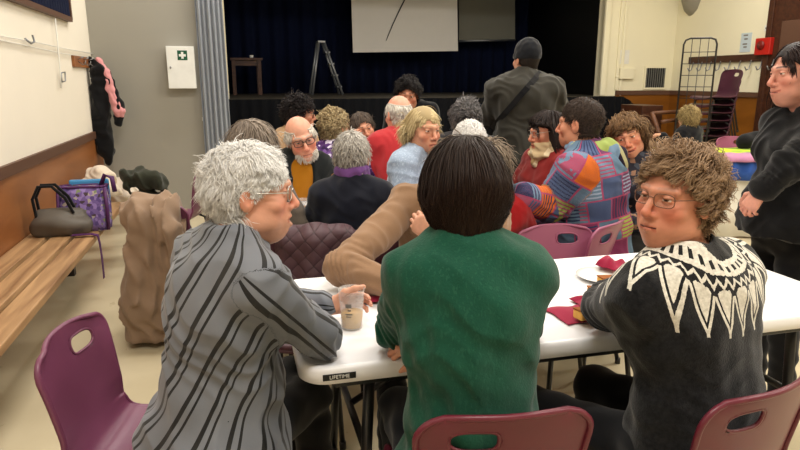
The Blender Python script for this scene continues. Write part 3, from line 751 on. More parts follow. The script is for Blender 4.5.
    tag(body, label, 'person', c.get('group'))
    # hair
    for nm, st in parts.get('hair', {}).items():
        hc_ = hair_chunks(st, parts['face'], hh, c.get('seed', 1)+len(nm)); np_mesh(nm, [(tow(v), q, col, m) for v, q, col, m in hc_], [M_HAIR], body, o0)
    # trousers
    S = Shape(); inf = .014
    S.add(ell(J['pel'], (.172*b+inf, .125*bd+inf, .12*s+inf), Mp)); S.add(ell(J['wst']-J['u1']*.03, (.15*b+inf*.5, .115*bd+inf*.5, .1), Mp), .05)
    for hip, kn, an in legs: S.add(cone(hip, kn, .082*s, .064*s), .04); S.add(cone(kn, an+U*.0, .062*s, .050*s), .02)
    S.wob(waves(.004, 40, 5))
    if not c.get('stand'): S.clip(J['pel']+J['u1']*.13, J['u1'])
    V, Q = S.mesh(c.get('htr', .012)); np_mesh('skirt' if c.get('skirt') else 'trousers', [(V, Q, None, 0)], [parts.get('legs') or M['dark_trousers']], body, o0)
    if c.get('shoes', True):
        for hip, kn, an in legs:
            S = Shape(); S.add(cone(an+nv((0, 0, -.030)), an+LF*.13*s+nv((0, 0, -.042)), .044, .037)); S.clip((0, 0, .002), (0, 0, -1)); S.clip(an+nv((0, 0, .02)), (0, 0, 1))
            V, Q = S.mesh(.01); np_mesh('shoe', [(V, Q, None, 0)], [M_SHOE], body, o0)
    # tops: list of dict(name, mat, inf, collar, hem, sleeve, open)
    for g in parts['tops']:
        S = Shape(); inf = g.get('inf', .014); torso(S, inf)
        to = g.get('sleeve', .97)
        if to: sleeves(S, inf*.7+.006, to)
        nk = J['nek']; nd = unit(J['hd']-J['u2']*.04-J['F2']*.03-nk)
        cr = g.get('collar', .06); Mn = np.stack([J['R2'], np.cross(nd, J['R2']), nd])
        if cr:
            for t in range(g.get('rolls', 1)): S.add(ring(nk+nd*(.012+.022*t)+J['F2']*.012, cr, g.get('cw', .012), Mn, .8), .02)
        if g.get('ext'):                       # a long coat: skirt of the coat
            e = g['ext']; S.add(ell(J['pel']-U*e*.35, (.195*b+inf, .15*bd+inf, .2+e*.4), Mp), .08); S.add(ell(J['pel']-U*e*.75, (.215*b+inf, .165*bd+inf, .2+e*.3), Mp), .1)
        if g.get('flare'): S.add(ell(J['pel']-J['u1']*.02, (.185*b+inf+g['flare'], .14*bd+inf+g['flare'], .15), Mp), .06)
        hem = g.get('hem', .10)
        S.clip(J['pel']-J['u1']*hem if not g.get('ext') else J['pel']-U*g['ext'], -J['u1'] if not g.get('ext') else -U)
        if not c.get('stand'): S.clip((0, 0, c.get('seat', .45)+.006), (0, 0, -1))
        if g.get('vee'):                       # open front: cut a wedge so that what is under it shows
            v_ = g['vee']; S.sub(cone(nk+J['F2']*.13-J['u2']*.00, J['chs']+J['F2']*.16-J['u2']*.10, v_, v_*.6), .01)
        S.sub(cone(nk-nd*.0+nd*.02, nk+nd*.2, .050*s, .06*s), .01)
        am = g.get('fold', .004)
        S.wob(waves(am, 24, c.get('seed', 1)+3)); S.wob(waves(am*.5, 60, c.get('seed', 1)+4, stretch=(1, 1, .5)))
        if g.get('crease', .004):
            S.wob(folds(g.get('crease', .004), 42, c.get('seed', 1)+9, unit(J['u1']+.6*J['R2'])))
        for i, a in enumerate(arms):           # bunching at the elbow
            ax_ = a['fore']; E_ = a['E']; aa = g.get('bunch', .005)
            def bunch(x, y, z, ax_=ax_, E_=E_, aa=aa):
                X, Y_, Z_ = x-E_[0], y-E_[1], z-E_[2]; t = X*ax_[0]+Y_*ax_[1]+Z_*ax_[2]
                return aa*np.sin(t*150+8*np.sin(X*30+Z_*25))*np.exp(-(X*X+Y_*Y_+Z_*Z_)/.012)
            if to: S.wob(bunch)
        V, Q = S.mesh(g.get('h', hb))
        at_ = None
        if g.get('coords'):
            P = V; dt = (P-J['chs']); lat = dt@J['R2']; dep = dt@J['F2']; al = dt@J['u2']
            if g.get('radial'):
                q = P-(nk+nd*.0); uu = q@J['R2']; ff = q@J['F2']; hgt = q@J['u2']
                gc = np.stack([np.sqrt(uu**2+ff**2+(hgt*1.15)**2), np.arctan2(uu, -ff)/(2*PI)+.5, 0*uu], 1)
            else:
                gc = np.stack([np.arctan2(lat/1.25, -dep)*.150, al, dep*0], 1)
                dT = np.sqrt((lat/.16)**2+(dep/.12)**2)*.13-.13
                for i, a in enumerate(arms):
                    best = None
                    for A_, B_, o_ in ((a['S'], a['E'], 0), (a['E'], a['W'], .285)):
                        ba = B_-A_; t = np.clip(((P-A_)@ba)/ba.dot(ba), 0, 1); rel = P-A_-t[:, None]*ba; dd = np.linalg.norm(rel, axis=1)-.045
                        n1 = unit(np.cross(ba, J['F2'])); n2 = unit(np.cross(ba, n1)); an = np.arctan2(rel@n1, rel@n2)*.058
                        t_raw = ((P-A_)@ba)/ba.dot(ba)
                        cur = (dd, an, o_+t*np.linalg.norm(ba), t_raw)
                        best = cur if best is None else tuple(np.where(cur[0] < best[0], x, y) for x, y in zip(cur, best))
                    q = 1 if i == 0 else -1
                    out = (best[0] < dT+.01) & (((P-a['S'])@(J['R2']*q)) > -.015) | (best[2] > .20) & (best[0] < .025)
                    gc = np.where(out[:, None], np.stack([best[1]+.013, .3-best[2], 5+0*lat+i], 1), gc)
            at_ = {'gc': gc}
        o = np_mesh(g['name'], [(V, Q, None, 0)], g['mat'] if isinstance(g['mat'], list) else [g['mat']], body, o0, at_)
        if g.get('label'): o['label'] = g['label']
        parts.setdefault('_built', {})[g['name']] = o
    # glasses
    gl = parts.get('glasses')
    if gl:
        mb = MB(); lens = []
        def G(x, y, z): return Vector(tow(nv([[x, y, z]]))[0])-Vector(o0)
        rx, rz, gy = gl.get('rx', .0235), gl.get('rz', .018), gl.get('y', .0985); th = gl.get('th', .0016)
        for q in (-1, 1):
            pts = []
            for k in range(24):
                a = 2*PI*k/24; ca, sa = math.cos(a), math.sin(a); pw = gl.get('pw', .75)
                X = rx*math.copysign(abs(ca)**pw, ca); Z = rz*math.copysign(abs(sa)**pw, sa); pts.append(G(q*.033+X, gy-.35*abs(q*.033+X)**1.0*.30-.006*(abs(q*.033+X)/.05)**2, -.001+Z))
            mb.tube(pts, th*hs, 6, closed=True); lens.append(pts)
            mb.tube([G(q*.056, gy-.010, .004), G(q*.070, gy-.03, .006), G(q*.0775, .03, .006), G(q*.0785, -.005, .006), G(q*.077, -.025, -.012)], gl.get('tt', .0014)*hs, 6)
        mb.tube([G(-.0105, gy+.001, .003), G(0, gy+.004, .006), G(.0105, gy+.001, .003)], th*hs, 6)
        go = mb.build('glasses', [gl['mat']], body)
        for pts in lens:
            l = MB(); n = len(pts); cc = sum((Vector(p) for p in pts), Vector())/n; l.add(list(pts)+[cc], [(k, (k+1) % n, n) for k in range(n)], 0, True); l.build('lens', [M['lens']], go)
    parts['J'] = J; parts['body'] = body; parts['o0'] = o0; parts['tow'] = tow
    return body, J
def blob(name, S, h, mat, parent, o0, **k):
    V, Q = S.mesh(h); o = np_mesh(name, [(V, Q, None, 0)], [mat], parent, o0)
    for a, b in k.items(): o[a] = b
    return o
# ---------------------------------------------------------------- the hall
UL, UR, VS, VP, VB, CEIL = -1.36, 7.13, 9.1, 7.2, -3.0, 3.9   # left wall, right wall, stage front, grey partition, rear wall, ceiling
def hbox(mb, u0, u1, v0, v1, z0, z1, mi=0):
    c = hall((u0+u1)/2, (v0+v1)/2, (z0+z1)/2); mb.box(c, (u1-u0, v1-v0, z1-z0), HR, mi)
def hstruct(name, boxes, mat, bevel=0):
    mb = MB()
    for b in boxes: hbox(mb, *b)
    return struct(name, mb, mat, bevel=bevel)
VE = 13.2
hstruct('floor', [(UL-.2, UR+.2, VB, VE, -.1, 0)], M['floor'])
hstruct('ceiling', [(UL-.2, UR+.2, VB, VS+.1, CEIL, CEIL+.1)], M['ceil'])
ZD = .872
hstruct('wall_left', [(UL-.15, UL, VB, VP, ZD, CEIL), (UL-.15, UL, VB, VP, 0, ZD)], M['cream'])
hstruct('trim_1', [(UL-.01, UL+.012, VB, VP, 0, ZD)], M['dado'])
hstruct('trim_2', [(UL-.01, UL+.028, VB, VP, ZD, ZD+.07)], M['rail'])
hstruct('wall_partition', [(UL-.15, -.26, VP, VP+.1, 0, CEIL)], M['grey_wall'])
hstruct('wall_rear', [(UL-.15, UR+.15, VB-.15, VB, 0, CEIL)], M['cream'])
hstruct('wall_right', [(UR, UR+.15, VB, VS+.1, 1.2, CEIL), (UR, UR+.15, VB, VS+.1, 0, 1.2)], M['cream2'])
def upx(px, v, py=90): return to_uv(on_v(px, py, v))[0]
uL, uR = upx(229, VS), upx(599, VS)
ZS = 1.19
hstruct('wall_stage', [(uR, UR+.15, VS, VS+.15, 1.2, CEIL), (uR, UR+.15, VS, VS+.15, 0, 1.2), (-.2, uL, VS, VS+.15, 0, CEIL), (uL, uR, VS, VS+.15, 3.3, CEIL)], M['cream2'])
DR = 1.205
hstruct('trim_3', [(uR+.3, UR, VS-.014, VS+.01, 0, DR)], M['dado_dark']); hstruct('trim_4', [(uR+.3, UR, VS-.03, VS+.01, DR, DR+.07)], M['rail'])
hstruct('trim_5', [(UR-.012, UR+.01, 1, VS, 0, DR)], M['dado_dark']); hstruct('trim_6', [(UR-.03, UR+.01, 1, VS, DR, DR+.07)], M['rail'])
hstruct('trim_7', [(uR, uR+.10, VS-.05, VS+.1, ZS, 3.3), (uL-.12, uL, VS-.05, VS+.1, ZS, 3.3), (uR+.36, uR+.42, VS-.02, VS+.05, ZS, 3.6)], M['cream2'], .02)
# stage
hstruct('stage_floor', [(uL-.4, uR+.3, VS-.02, VE, ZS-.06, ZS)], M['stage_floor'])
hstruct('trim_8', [(uL-.05, uR+.12, VS-.30, VS-.0, ZS-.05, ZS)], M['stage_floor'])
def curtain(name, u0, u1, v, z0, z1, amp, n, mat, th=.02, alongv=False, kind='structure'):
    mb = MB(); k = int(n*10); fr = []; 
    pts = []
    for i in range(k+1):
        t = i/k; w = amp*math.sin(t*n*2*PI+.8*math.sin(t*7)); a = u0+(u1-u0)*t
        pts.append((v+w, a) if alongv else (a, v+w))
    for z in (z0, z1): fr.append([hall(p[0], p[1], z) for p in pts])
    m = len(pts); mb.add(fr[0]+fr[1], [(i, i+1, m+i+1, m+i) for i in range(m-1)])
    o = mb.build(name, mat, solid=th)
    return tag(o, kind=kind) if kind else o
curtain('stage_back_curtain', uL-.6, uR+.6, 12.4, ZS, 3.4, .05, 26, M['stage_cloth'])
hstruct('stage_side_wall', [(uL-.4, uL-.3, VS+.15, VE, ZS, 3.6), (uR+.3, uR+.4, VS+.15, VE, ZS, 3.6), (uL-.4, uR+.4, VE-.1, VE, ZS, 3.6), (uL-.4, uR+.4, VS+.15, VE, 3.5, 3.6)], M['black'])
ub = to_uv(on_v(645, 100, VS-.3))[0]
mb = MB(); k = 300; p0 = []; p1 = []
for i in range(k+1):
    t = i/k; u = uL-.1+(ub-uL+.1)*t; w = .02*math.sin(t*46*2*PI)
    uu = u; zt = ZS+.0; 
    if u > ub-.42: zt = ZS-.0-(u-ub+.42)*.62
    p0.append(hall(u, VS-.34+w, 0)); p1.append(hall(u, VS-.34+w, zt))
mb.add(p0+p1, [(i, i+1, k+2+i, k+1+i) for i in range(k)])
tag(mb.build('stage_skirt', M['stage_skirt'], solid=.012), kind='structure')
hstruct('stage_riser', [(uL-.2, ub-.42, VS-.28, VS-.05, 0, ZS-.08)], M['black'])
# projection screens above the back of the stage
def panel(name, v, pts, mat, label, th=.02, edge=None):
    q = [on_v(x, y, v) for x, y in pts]; n = hall(0, th, 0); mb = MB(); mb.add(q+[p+n for p in q], [(3, 2, 1, 0), (4, 5, 6, 7)]+[(i, (i+1) % 4, 4+(i+1) % 4, 4+i) for i in range(4)], 0, False)
    o = mb.build(name, mat, origin=sum(q, Vector())/4); return tag(o, label, 'screen'), q
w1, q1 = panel('projection_screen', 11.6, [(351, -14), (457, -15), (458, 51), (353, 52.5)], M['screen'], 'large white projection screen hanging above the stage')
g1, q2 = panel('projection_screen', 11.9, [(459, -14), (515, -15), (515, 39.5), (459, 40.5)], M['screen_grey'], 'smaller grey hanging screen right of the white one', .02)
mb = MB(); mb.tube([q2[3]+Vector((0, 0, -.012)), q2[2]+Vector((0, 0, -.012))], .022, 8); mb.build('bottom_bar', M['steel'], g1, Vector(g1.location))
mb = MB(); pts = [on_v(x, y, 11.585) for x, y in ((406, -4), (404, 1), (399, 11), (393, 24), (388, 36), (386, 41))]; mb.tube(pts, [.014, .013, .012, .010, .008, .004], 6)
mb.build('dark_line', M['black'], w1, Vector(w1.location))  # thin dark line, narrowing downwards, just in front of the white screen
# grey curtain at the left of the stage
mb = MB(); N = 60; rows = []
zt, zb = 3.3, .12; vv = VP-.12
for j in range(9):
    z = zb+(zt-zb)*j/8; row = []
    for i in range(N+1):
        t = i/N; pxl = 199+5*(1-z/3.3); u0 = -.30; u1 = -.035+.02*(1-(z-.1)/3.2)
        row.append(hall(u0+(u1-u0)*t, vv+.035*math.sin(t*5.5*2*PI+.3*j*.3)+.01*math.sin(t*23), z))
    rows.append(row)
mb.add([p for r in rows for p in r], [(j*(N+1)+i, j*(N+1)+i+1, (j+1)*(N+1)+i+1, (j+1)*(N+1)+i) for j in range(8) for i in range(N)])
cu = mb.build('curtain', M['curtain'], solid=.006, origin=hall(-.17, vv, 0)); tag(cu, 'long grey curtain hanging beside the stage opening', 'curtain')
mb = MB(); hbox(mb, -.32, .0, vv-.02, vv+.02, 3.31, 3.35); mb.build('curtain_rail', M['steel'], cu, Vector(cu.location))
# window high on the left wall
def onL(px, py): return on_u(px, py, UL+.0)
def wallbox(mb, cu_, cv, cz, du, dv, dz, mi=0): mb.box(hall(cu_, cv, cz), (du, dv, dz), HR, mi)
a = to_uv(onL(66, 17)); b_ = to_uv(onL(10, -20))
mb = MB(); vE = a[1]; zB = a[2]; wallbox(mb, UL+.012, vE-1.0, zB+.5, .02, 2.0, 1.0); wi = struct('window_1', mb, M['black'])
mb = MB(); wallbox(mb, UL+.02, vE-1.0, zB-.02, .05, 2.06, .04); wallbox(mb, UL+.02, vE+.02, zB+.5, .05, .04, 1.04); mb.build('window_frame', M['rail'], wi, Vector(wi.location))
mb = MB()
for k in range(24): wallbox(mb, UL+.03, vE-.04-k*.08, zB+.48, .012, .07, .95)
mb.build('window_blind', M['stage_cloth'], wi, Vector(wi.location))
# blind cord with its handle
p1_, p2_, p3_ = (onL(x, y) for x, y in ((51, 18), (56, 70), (57, 88))); off = HR@Vector((.03, 0, 0))
o0 = p2_+off; mb = MB(); mb.tube([p1_+off, p2_+off, p3_+off], .006, 6)
cd = tag(mb.build('blind_cord', M['paper'], origin=o0), 'grey pull cord hanging down the cream wall under the window', 'cord')
mb = MB(); q = [onL(x, y)+off for x, y in ((57, 73), (61, 72), (61.5, 81), (58, 82))]; mb.tube(q, .006, 6, closed=True); mb.build('cord_handle', M['steel'], cd, o0)
# two thin cables with a hook along the left wall
ca = [onL(x, y) for x, y in ((-8, 35), (30, 41.5), (60, 48), (93, 54))]; cb_ = [onL(x, y) for x, y in ((-8, 39), (30, 47), (60, 53.5), (93, 58))]
off2 = HR@Vector((.02, 0, 0))
mb = MB(); mb.tube([p+off2 for p in ca], .0045, 6); tag(mb.build('wall_cable', M['paper'], origin=ca[1]), 'upper of two thin cables along the cream wall', 'cable')
mb = MB(); mb.tube([p+off2 for p in cb_], .0045, 6); tag(mb.build('wall_cable', M['paper'], origin=cb_[1]), 'lower of two thin cables along the cream wall', 'cable')
h0 = onL(24, 39)+off2; mb = MB(); mb.tube([h0+HR@Vector((.0, -.05, -.0)), h0+HR@Vector((.02, 0, -.03)), h0+HR@Vector((.03, .05, -.015)), h0+HR@Vector((.02, .06, .03))], .007, 6)
tag(mb.build('wall_hook', M['steel'], origin=h0), 'small bent wire hook on the thin wall cables', 'hook')
# coat board at the end of the left wall
k0, k1 = to_uv(onL(71.5, 61)), to_uv(onL(88.5, 61)); zc = k0[2]-.0
cbd = empty('coat_rack', hall(UL, (k0[1]+k1[1])/2, zc)); tag(cbd, 'short varnished wooden coat rack on the left wall above the black jacket', 'coat rack'); O = cbd.location
mb = MB(); wallbox(mb, UL+.012, (k0[1]+k1[1])/2, zc, .024, k1[1]-k0[1], .10); mb.build('board', M['dado'], cbd, O, bevel=.004)
for i in range(3):
    v = k0[1]+(k1[1]-k0[1])*(.2+.3*i); mb = MB(); p = hall(UL+.024, v, zc); X = HR@Vector((1, 0, 0)); Z = Vector((0, 0, 1))
    mb.tube([p, p+X*.04-Z*.03, p+X*.06-Z*.02, p+X*.065+Z*.01], .005, 6); mb.tube([p+Z*.02, p+X*.05+Z*.04], .005, 6); mb.build('hook', M['steel'], cbd, O)
# first aid cabinet on the grey partition
a, b_ = on_v(167, 47, VP), on_v(197, 88, VP); ua, ub_ = to_uv(a)[0], to_uv(b_)[0]; za, zb_ = a.z, b_.z
fa = empty('first_aid_cabinet', hall((ua+ub_)/2, VP, zb_)); tag(fa, 'white wall cabinet with a green first aid cross on the grey partition', 'cabinet'); O = fa.location
um, zm = (ua+ub_)/2, (za+zb_)/2; W_, H_ = ub_-ua, za-zb_
mb = MB(); hbox(mb, ua, ub_, VP-.12, VP, zb_, za); mb.build('cabinet_body', M['white_enamel'], fa, O, bevel=.004)
mb = MB(); hbox(mb, ua-.003, ub_+.003, VP-.138, VP-.121, zb_-.003, za+.003); dr = mb.build('door', M['white_enamel'], fa, O, bevel=.004)
mb = MB(); mb.ball(hall(ua+.03, VP-.142, zm+.0), (.009, .009, .014), HR); mb.build('lock', M['steel'], dr, O)
mb = MB(); zs = za-.075*H_/.45*1.0; sg = .098; zs = za-.088; hbox(mb, um-sg/2+.02, um+sg/2+.02, VP-.1395, VP-.138, zs-sg/2, zs+sg/2)
sgo = mb.build('first_aid_sign', M['green_sign'], fa, O)
mb = MB(); hbox(mb, um+.02-.034, um+.02+.034, VP-.141, VP-.1395, zs-.012, zs+.012); hbox(mb, um+.02-.012, um+.02+.012, VP-.1412, VP-.1395, zs-.034, zs+.034); mb.build('cross', M['white_enamel'], sgo, O)
# small latch on the partition edge
pl = on_v(206, 119, VP); mb = MB(); u_ = to_uv(pl)[0]-.02; hbox(mb, u_-.02, u_+.02, VP-.02, VP, pl.z-.02, pl.z+.02); mb.tube([hall(u_, VP-.02, pl.z), hall(u_, VP-.05, pl.z)], .008, 8)
tag(mb.build('door_latch', M['white_enamel'], origin=pl), 'small pale latch low on the right edge of the grey partition', 'latch')
# ------------------------------------------------ far right corner
def onS(px, py): return on_v(px, py, VS-.0)
a, b_ = onS(646, 68), onS(663.5, 87.5); ua, ub_ = to_uv(a)[0], to_uv(b_)[0]
vt = empty('air_vent', hall((ua+ub_)/2, VS, b_.z)); tag(vt, 'square wall vent with dark vertical slots beside the stage', 'vent'); O = vt.location
mb = MB(); z0, z1 = b_.z, a.z
hbox(mb, ua-.03, ub_+.03, VS-.02, VS, z1, z1+.03); hbox(mb, ua-.03, ub_+.03, VS-.02, VS, z0-.03, z0); hbox(mb, ua-.03, ua, VS-.02, VS, z0, z1); hbox(mb, ub_, ub_+.03, VS-.02, VS, z0, z1); mb.build('frame', M['cream2'], vt, O)
mb = MB(); hbox(mb, ua, ub_, VS-.006, VS, z0, z1); mb.build('backing', M['black'], vt, O)
mb = MB()
for k in range(9): u = ua+(ub_-ua)*(k+.5)/9; hbox(mb, u-.006, u+.006, VS-.016, VS-.006, z0, z1)
mb.build('slats', M['steel'], vt, O)
def wall_item(name, px0, py0, px1, py1, th, mat, label, cat, bevel=.004, onwall='S', extra=None):
    if onwall == 'S':
        a, b_ = onS(px0, py0), onS(px1, py1); u0, u1 = to_uv(a)[0], to_uv(b_)[0]; mb = MB(); hbox(mb, u0, u1, VS-th, VS, b_.z, a.z); org = hall((u0+u1)/2, VS, b_.z)
    else:
        a, b_ = on_u(px0, py0, UR), on_u(px1, py1, UR); v0, v1 = to_uv(a)[1], to_uv(b_)[1]; z0, z1 = to_uv(on_u((px0+px1)/2, py1, UR))[2], to_uv(on_u((px0+px1)/2, py0, UR))[2]
        mb = MB(); hbox(mb, UR-th, UR, v1, v0, z0, z1); org = hall(UR, (v0+v1)/2, z0)
    return tag(mb.build(name, mat, bevel=bevel, origin=org), label, cat)
th_ = wall_item('junction_box', 619, 68, 632, 79, .05, M['cream2'], 'cream junction box on the wall left of the vent', 'box')
wall_item('wall_notice', 620, 50, 628.5, 64, .004, M['paper'], 'small pale paper notice pinned above the cream junction box', 'notice', 0)
mb = MB(); p = onS(634, 77); a = onS(615, 77); mb.tube([hall(to_uv(a)[0]-.0, VS-.02, p.z), hall(to_uv(a)[0]+.1, VS-.02, p.z)], .012, 6); mb.build('cable_duct', M['cream2'], th_, Vector(th_.location))
mb = MB(); hbox(mb, uR+.28, uR+.33, VS-.025, VS, DR+.08, 3.6); tag(mb.build('trim_9', M['cream2'], bevel=.006), kind='structure')
# bracket shade high on the corner wall
c = hall(UR-.30, VS-.35, 2.20); pS = on_v(697, 3, VS-.3); 
mb = MB(); mb.lathe([(.02, -.27), (.10, -.25), (.18, -.16), (.23, -.02), (.24, .16), (.22, .17), (.0, .17)], (0, 0, 0), 28); wl = mb.build('wall_lamp', plain('grey_shade', '8a8577', .6), loc=pS+Vector((0, 0, .05)))
tag(wl, 'rounded grey wall lamp shade high in the far right corner', 'lamp')
mb = MB(); mb.tube([Vector((0, 0, .1)), HR@Vector((.1, .30, .1))], .02, 8); mb.build('bracket', M['steel'], wl, loc=(0, 0, 0))
# coat rail with hooks, fire box, notices, dark door on the right wall
a, b_ = to_uv(on_u(690, 62, UR)), to_uv(on_u(775, 55, UR)); zr = (a[2]+b_[2])/2
cr = empty('coat_rail', hall(UR, (a[1]+b_[1])/2, zr)); tag(cr, 'long dark wooden coat rail with wire hooks on the far right wall', 'coat rail'); O = cr.location
mb = MB(); hbox(mb, UR-.03, UR, b_[1]-.2, a[1], zr-.05, zr+.05); mb.build('board', M['dark_wood'], cr, O)
for i in range(9):
    v = a[1]-.12-i*(a[1]-b_[1])/8.5; p = hall(UR-.03, v, zr-.03); X = HR@Vector((-1, 0, 0)); Z = Vector((0, 0, 1)); mb = MB()
    mb.tube([p, p+X*.03-Z*.12, p+X*.07-Z*.14, p+X*.10-Z*.09], .009, 6); mb.build('hook', M['steel'], cr, O)
fb = wall_item('fire_box', 761, 38, 774, 55, .09, M['red_box'], 'red fire alarm box on the right wall above the coat rail', 'box', .01, 'R')
mb = MB(); o_ = Vector(fb.location); vc = to_uv(o_)[1]; mb.lathe([(.0, .0), (.06, 0), (.06, .012), (.0, .012)], hall(UR-.091, vc+.02, o_.z+.13), 20, 0, HR@Matrix.Rotation(-PI/2, 3, 'Y')); mb.build('dial', plain('red_dark', '6e120c', .4), fb, o_)
wn = wall_item('wall_notice', 742, 33, 750, 52, .006, M['paper'], 'tall pale blue framed notice left of the red box', 'notice', 0, 'R')
wn.data.materials[0] = plain('pale_blue_paper', 'b9c6cc', .7); 
o_ = Vector(wn.location); v_ = to_uv(o_)[1]
for k, zz in enumerate((.22, .17, .10, .06)):
    mb = MB(); hbox(mb, UR-.008, UR-.006, v_-.03, v_+.05-.02*(k % 2), o_.z+zz, o_.z+zz+.02); mb.build('print', M['print'], wn, o_)
w2 = wall_item('wall_notice', 765, 25, 772.5, 31, .005, M['paper'], 'small white notice above the red box', 'notice', 0, 'R')
o_ = Vector(w2.location); v_ = to_uv(o_)[1]; mb = MB(); hbox(mb, UR-.007, UR-.005, v_-.05, v_+.05, o_.z+.03, o_.z+.05); mb.build('print', M['print'], w2, o_)
v0 = to_uv(on_u(775.5, 20, UR))[1]; dmb = MB(); hbox(dmb, UR-.03, UR, v0-1.1, v0, 0, 2.6); dd = struct('door_1', dmb, M['dark_wood'], bevel=.004)
mb = MB(); hbox(mb, UR-.05, UR, v0, v0+.09, 0, 2.7); hbox(mb, UR-.05, UR, v0-1.2, v0-1.1, 0, 2.7); hbox(mb, UR-.05, UR, v0-1.2, v0+.09, 2.6, 2.7); mb.build('door_frame', M['dark_wood'], dd, Vector(dd.location), bevel=.006)
mb = MB()
for z in (.3, 1.35):
    hbox(mb, UR-.04, UR-.03, v0-.95, v0-.15, z, z+.85)
mb.build('door_panel', M['rail'], dd, Vector(dd.location), bevel=.006)
# ---------------------------------------------------------------- furniture
def chair_shell(mat):
    prof = [(.215, .418, .186), (.205, .438, .200), (.12, .442, .208), (.0, .436, .208), (-.10, .436, .200), (-.160, .452, .188), (-.190, .505, .176), (-.205, .58, .176), (-.222, .68, .184), (-.238, .755, .190), (-.247, .795, .186)]
    nvv, nu = 84, 48; P_ = catmull(prof, nvv); zt = P_[-1][1]; V = []; 
    def pt(u, j):
        y, z, hw = P_[j]; s_ = j/nvv; back = max(0, min(1, (s_-.5)/.2)); x = u*hw
        # rounded top corners
        if z > .60:
            t = max(0, (z-(zt-.06))/.06)
            hw2 = hw-(.055*(1-math.sqrt(max(0, 1-t*t)))); x = u*hw2
        if s_ < .2:
            t = max(0, (.06-s_)/.06); x *= 1-.12*t*t
        y += back*.030*u*u-.006*back; z += (1-back)*(.014*u*u)
        if back > .5: z -= .010*abs(u)**3
        return Vector((x, y, z))
    hx, hz, ha, hb = -.070, .728, .052, .026     # hand hole, left of the middle
    def g(x, z):
        dx, dz = (x-hx)/ha, (z-hz)/hb
        n = 2.6 if dx < 0 else 5.0
        return (abs(dx)**n+abs(dz)**2.4)**(1/2.4)
    grid = [[pt(-1+2*i/nu, j) for i in range(nu+1)] for j in range(nvv+1)]
    inside = set()
    for j in range(nvv+1):
        for i in range(nu+1):
            p = grid[j][i]
            if j > nvv*.6:
                k = g(p.x, p.z)
                if k < 1: inside.add((j, i))
    mb = MB(); vs = [p for r in grid for p in r]; fs = []
    moved = {}
    for j in range(nvv):
        for i in range(nu):
            q = [(j, i), (j, i+1), (j+1, i+1), (j+1, i)]; ins = [c in inside for c in q]
            if all(ins): continue
            for c, n_ in zip(q, ins):
                if n_ and c not in moved:
                    p = grid[c[0]][c[1]]; k = max(g(p.x, p.z), .05); nx, nz = hx+(p.x-hx)/k, hz+(p.z-hz)/k
                    if math.hypot(nx-p.x, nz-p.z) < .03: moved[c] = Vector((nx, p.y-(nz-p.z)*.19, nz))
            fs.append(tuple(c[0]*(nu+1)+c[1] for c in q))
    for c, p in moved.items(): vs[c[0]*(nu+1)+c[1]] = p
    mb.add(vs, fs)
    b = [grid[j][0] for j in range(nvv+1)]+[grid[nvv][i] for i in range(1, nu+1)]+[grid[j][nu] for j in range(nvv-1, -1, -1)]+[grid[0][i] for i in range(nu-1, 0, -1)]
    hl = []
    for k in range(36):
        a = 2*PI*k/36; ca, sa = math.cos(a), math.sin(a); n = 2.6 if ca < 0 else 5.0
        x = hx+ha*math.copysign(abs(ca)**(2/n), ca); z = hz+hb*math.copysign(abs(sa)**(2/2.4), sa)
        yb = np.interp(z, [q[1] for q in P_[nvv//2:]], [q[0] for q in P_[nvv//2:]]); u = x/.185; hl.append(Vector((x, yb+.03*u*u-.006, z)))
    sh = mb.build('seat_shell', mat, solid=.006)
    return sh, b, hl
def chair_proto(mat):
    root = empty('plastic_chair'); sh, b, hl = chair_shell(mat); sh.parent = root
    mb = MB(); bb = b[::2]; mb.tube([p+Vector((0, -.004 if p.z > .5 else 0, -.004)) for p in bb], .0075, 8, closed=True); mb.tube(hl, .0045, 6, closed=True); rim = mb.build('rim', mat, root)
    for sx in (-1, 1):
        for sy in (1, -1):
            mb = MB(); mb.tube([(sx*.155, sy*.10, .425), (sx*.165, sy*.15, .40), (sx*.20, sy*(.20 if sy > 0 else .235), .012)], .011, 8); mb.tube([(sx*.20, sy*(.20 if sy > 0 else .235), .03), (sx*.2005, sy*(.2005 if sy > 0 else .2355), .0)], .0145, 8)
            mb.build('leg', M['black_metal'], root)
    mb = MB(); mb.tube([(-.155, .10, .424), (.155, .10, .424), (.155, -.10, .424), (-.155, -.10, .424)], .010, 8, closed=True); mb.build('seat_frame', M['black_metal'], root)
    return root
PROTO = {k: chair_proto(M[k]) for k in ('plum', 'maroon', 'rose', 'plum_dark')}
USED = set()
def chair(kind, x, y, yaw, label, group=None, z=0):
    """yaw: compass angle the chair faces (90 = away from the camera)"""
    o = PROTO[kind] if kind not in USED else copy_tree(PROTO[kind]); USED.add(kind)
    o.location = (x, y, z); o.rotation_euler = (0, 0, math.radians(yaw-90)); tag(o, label, 'chair', group); return o
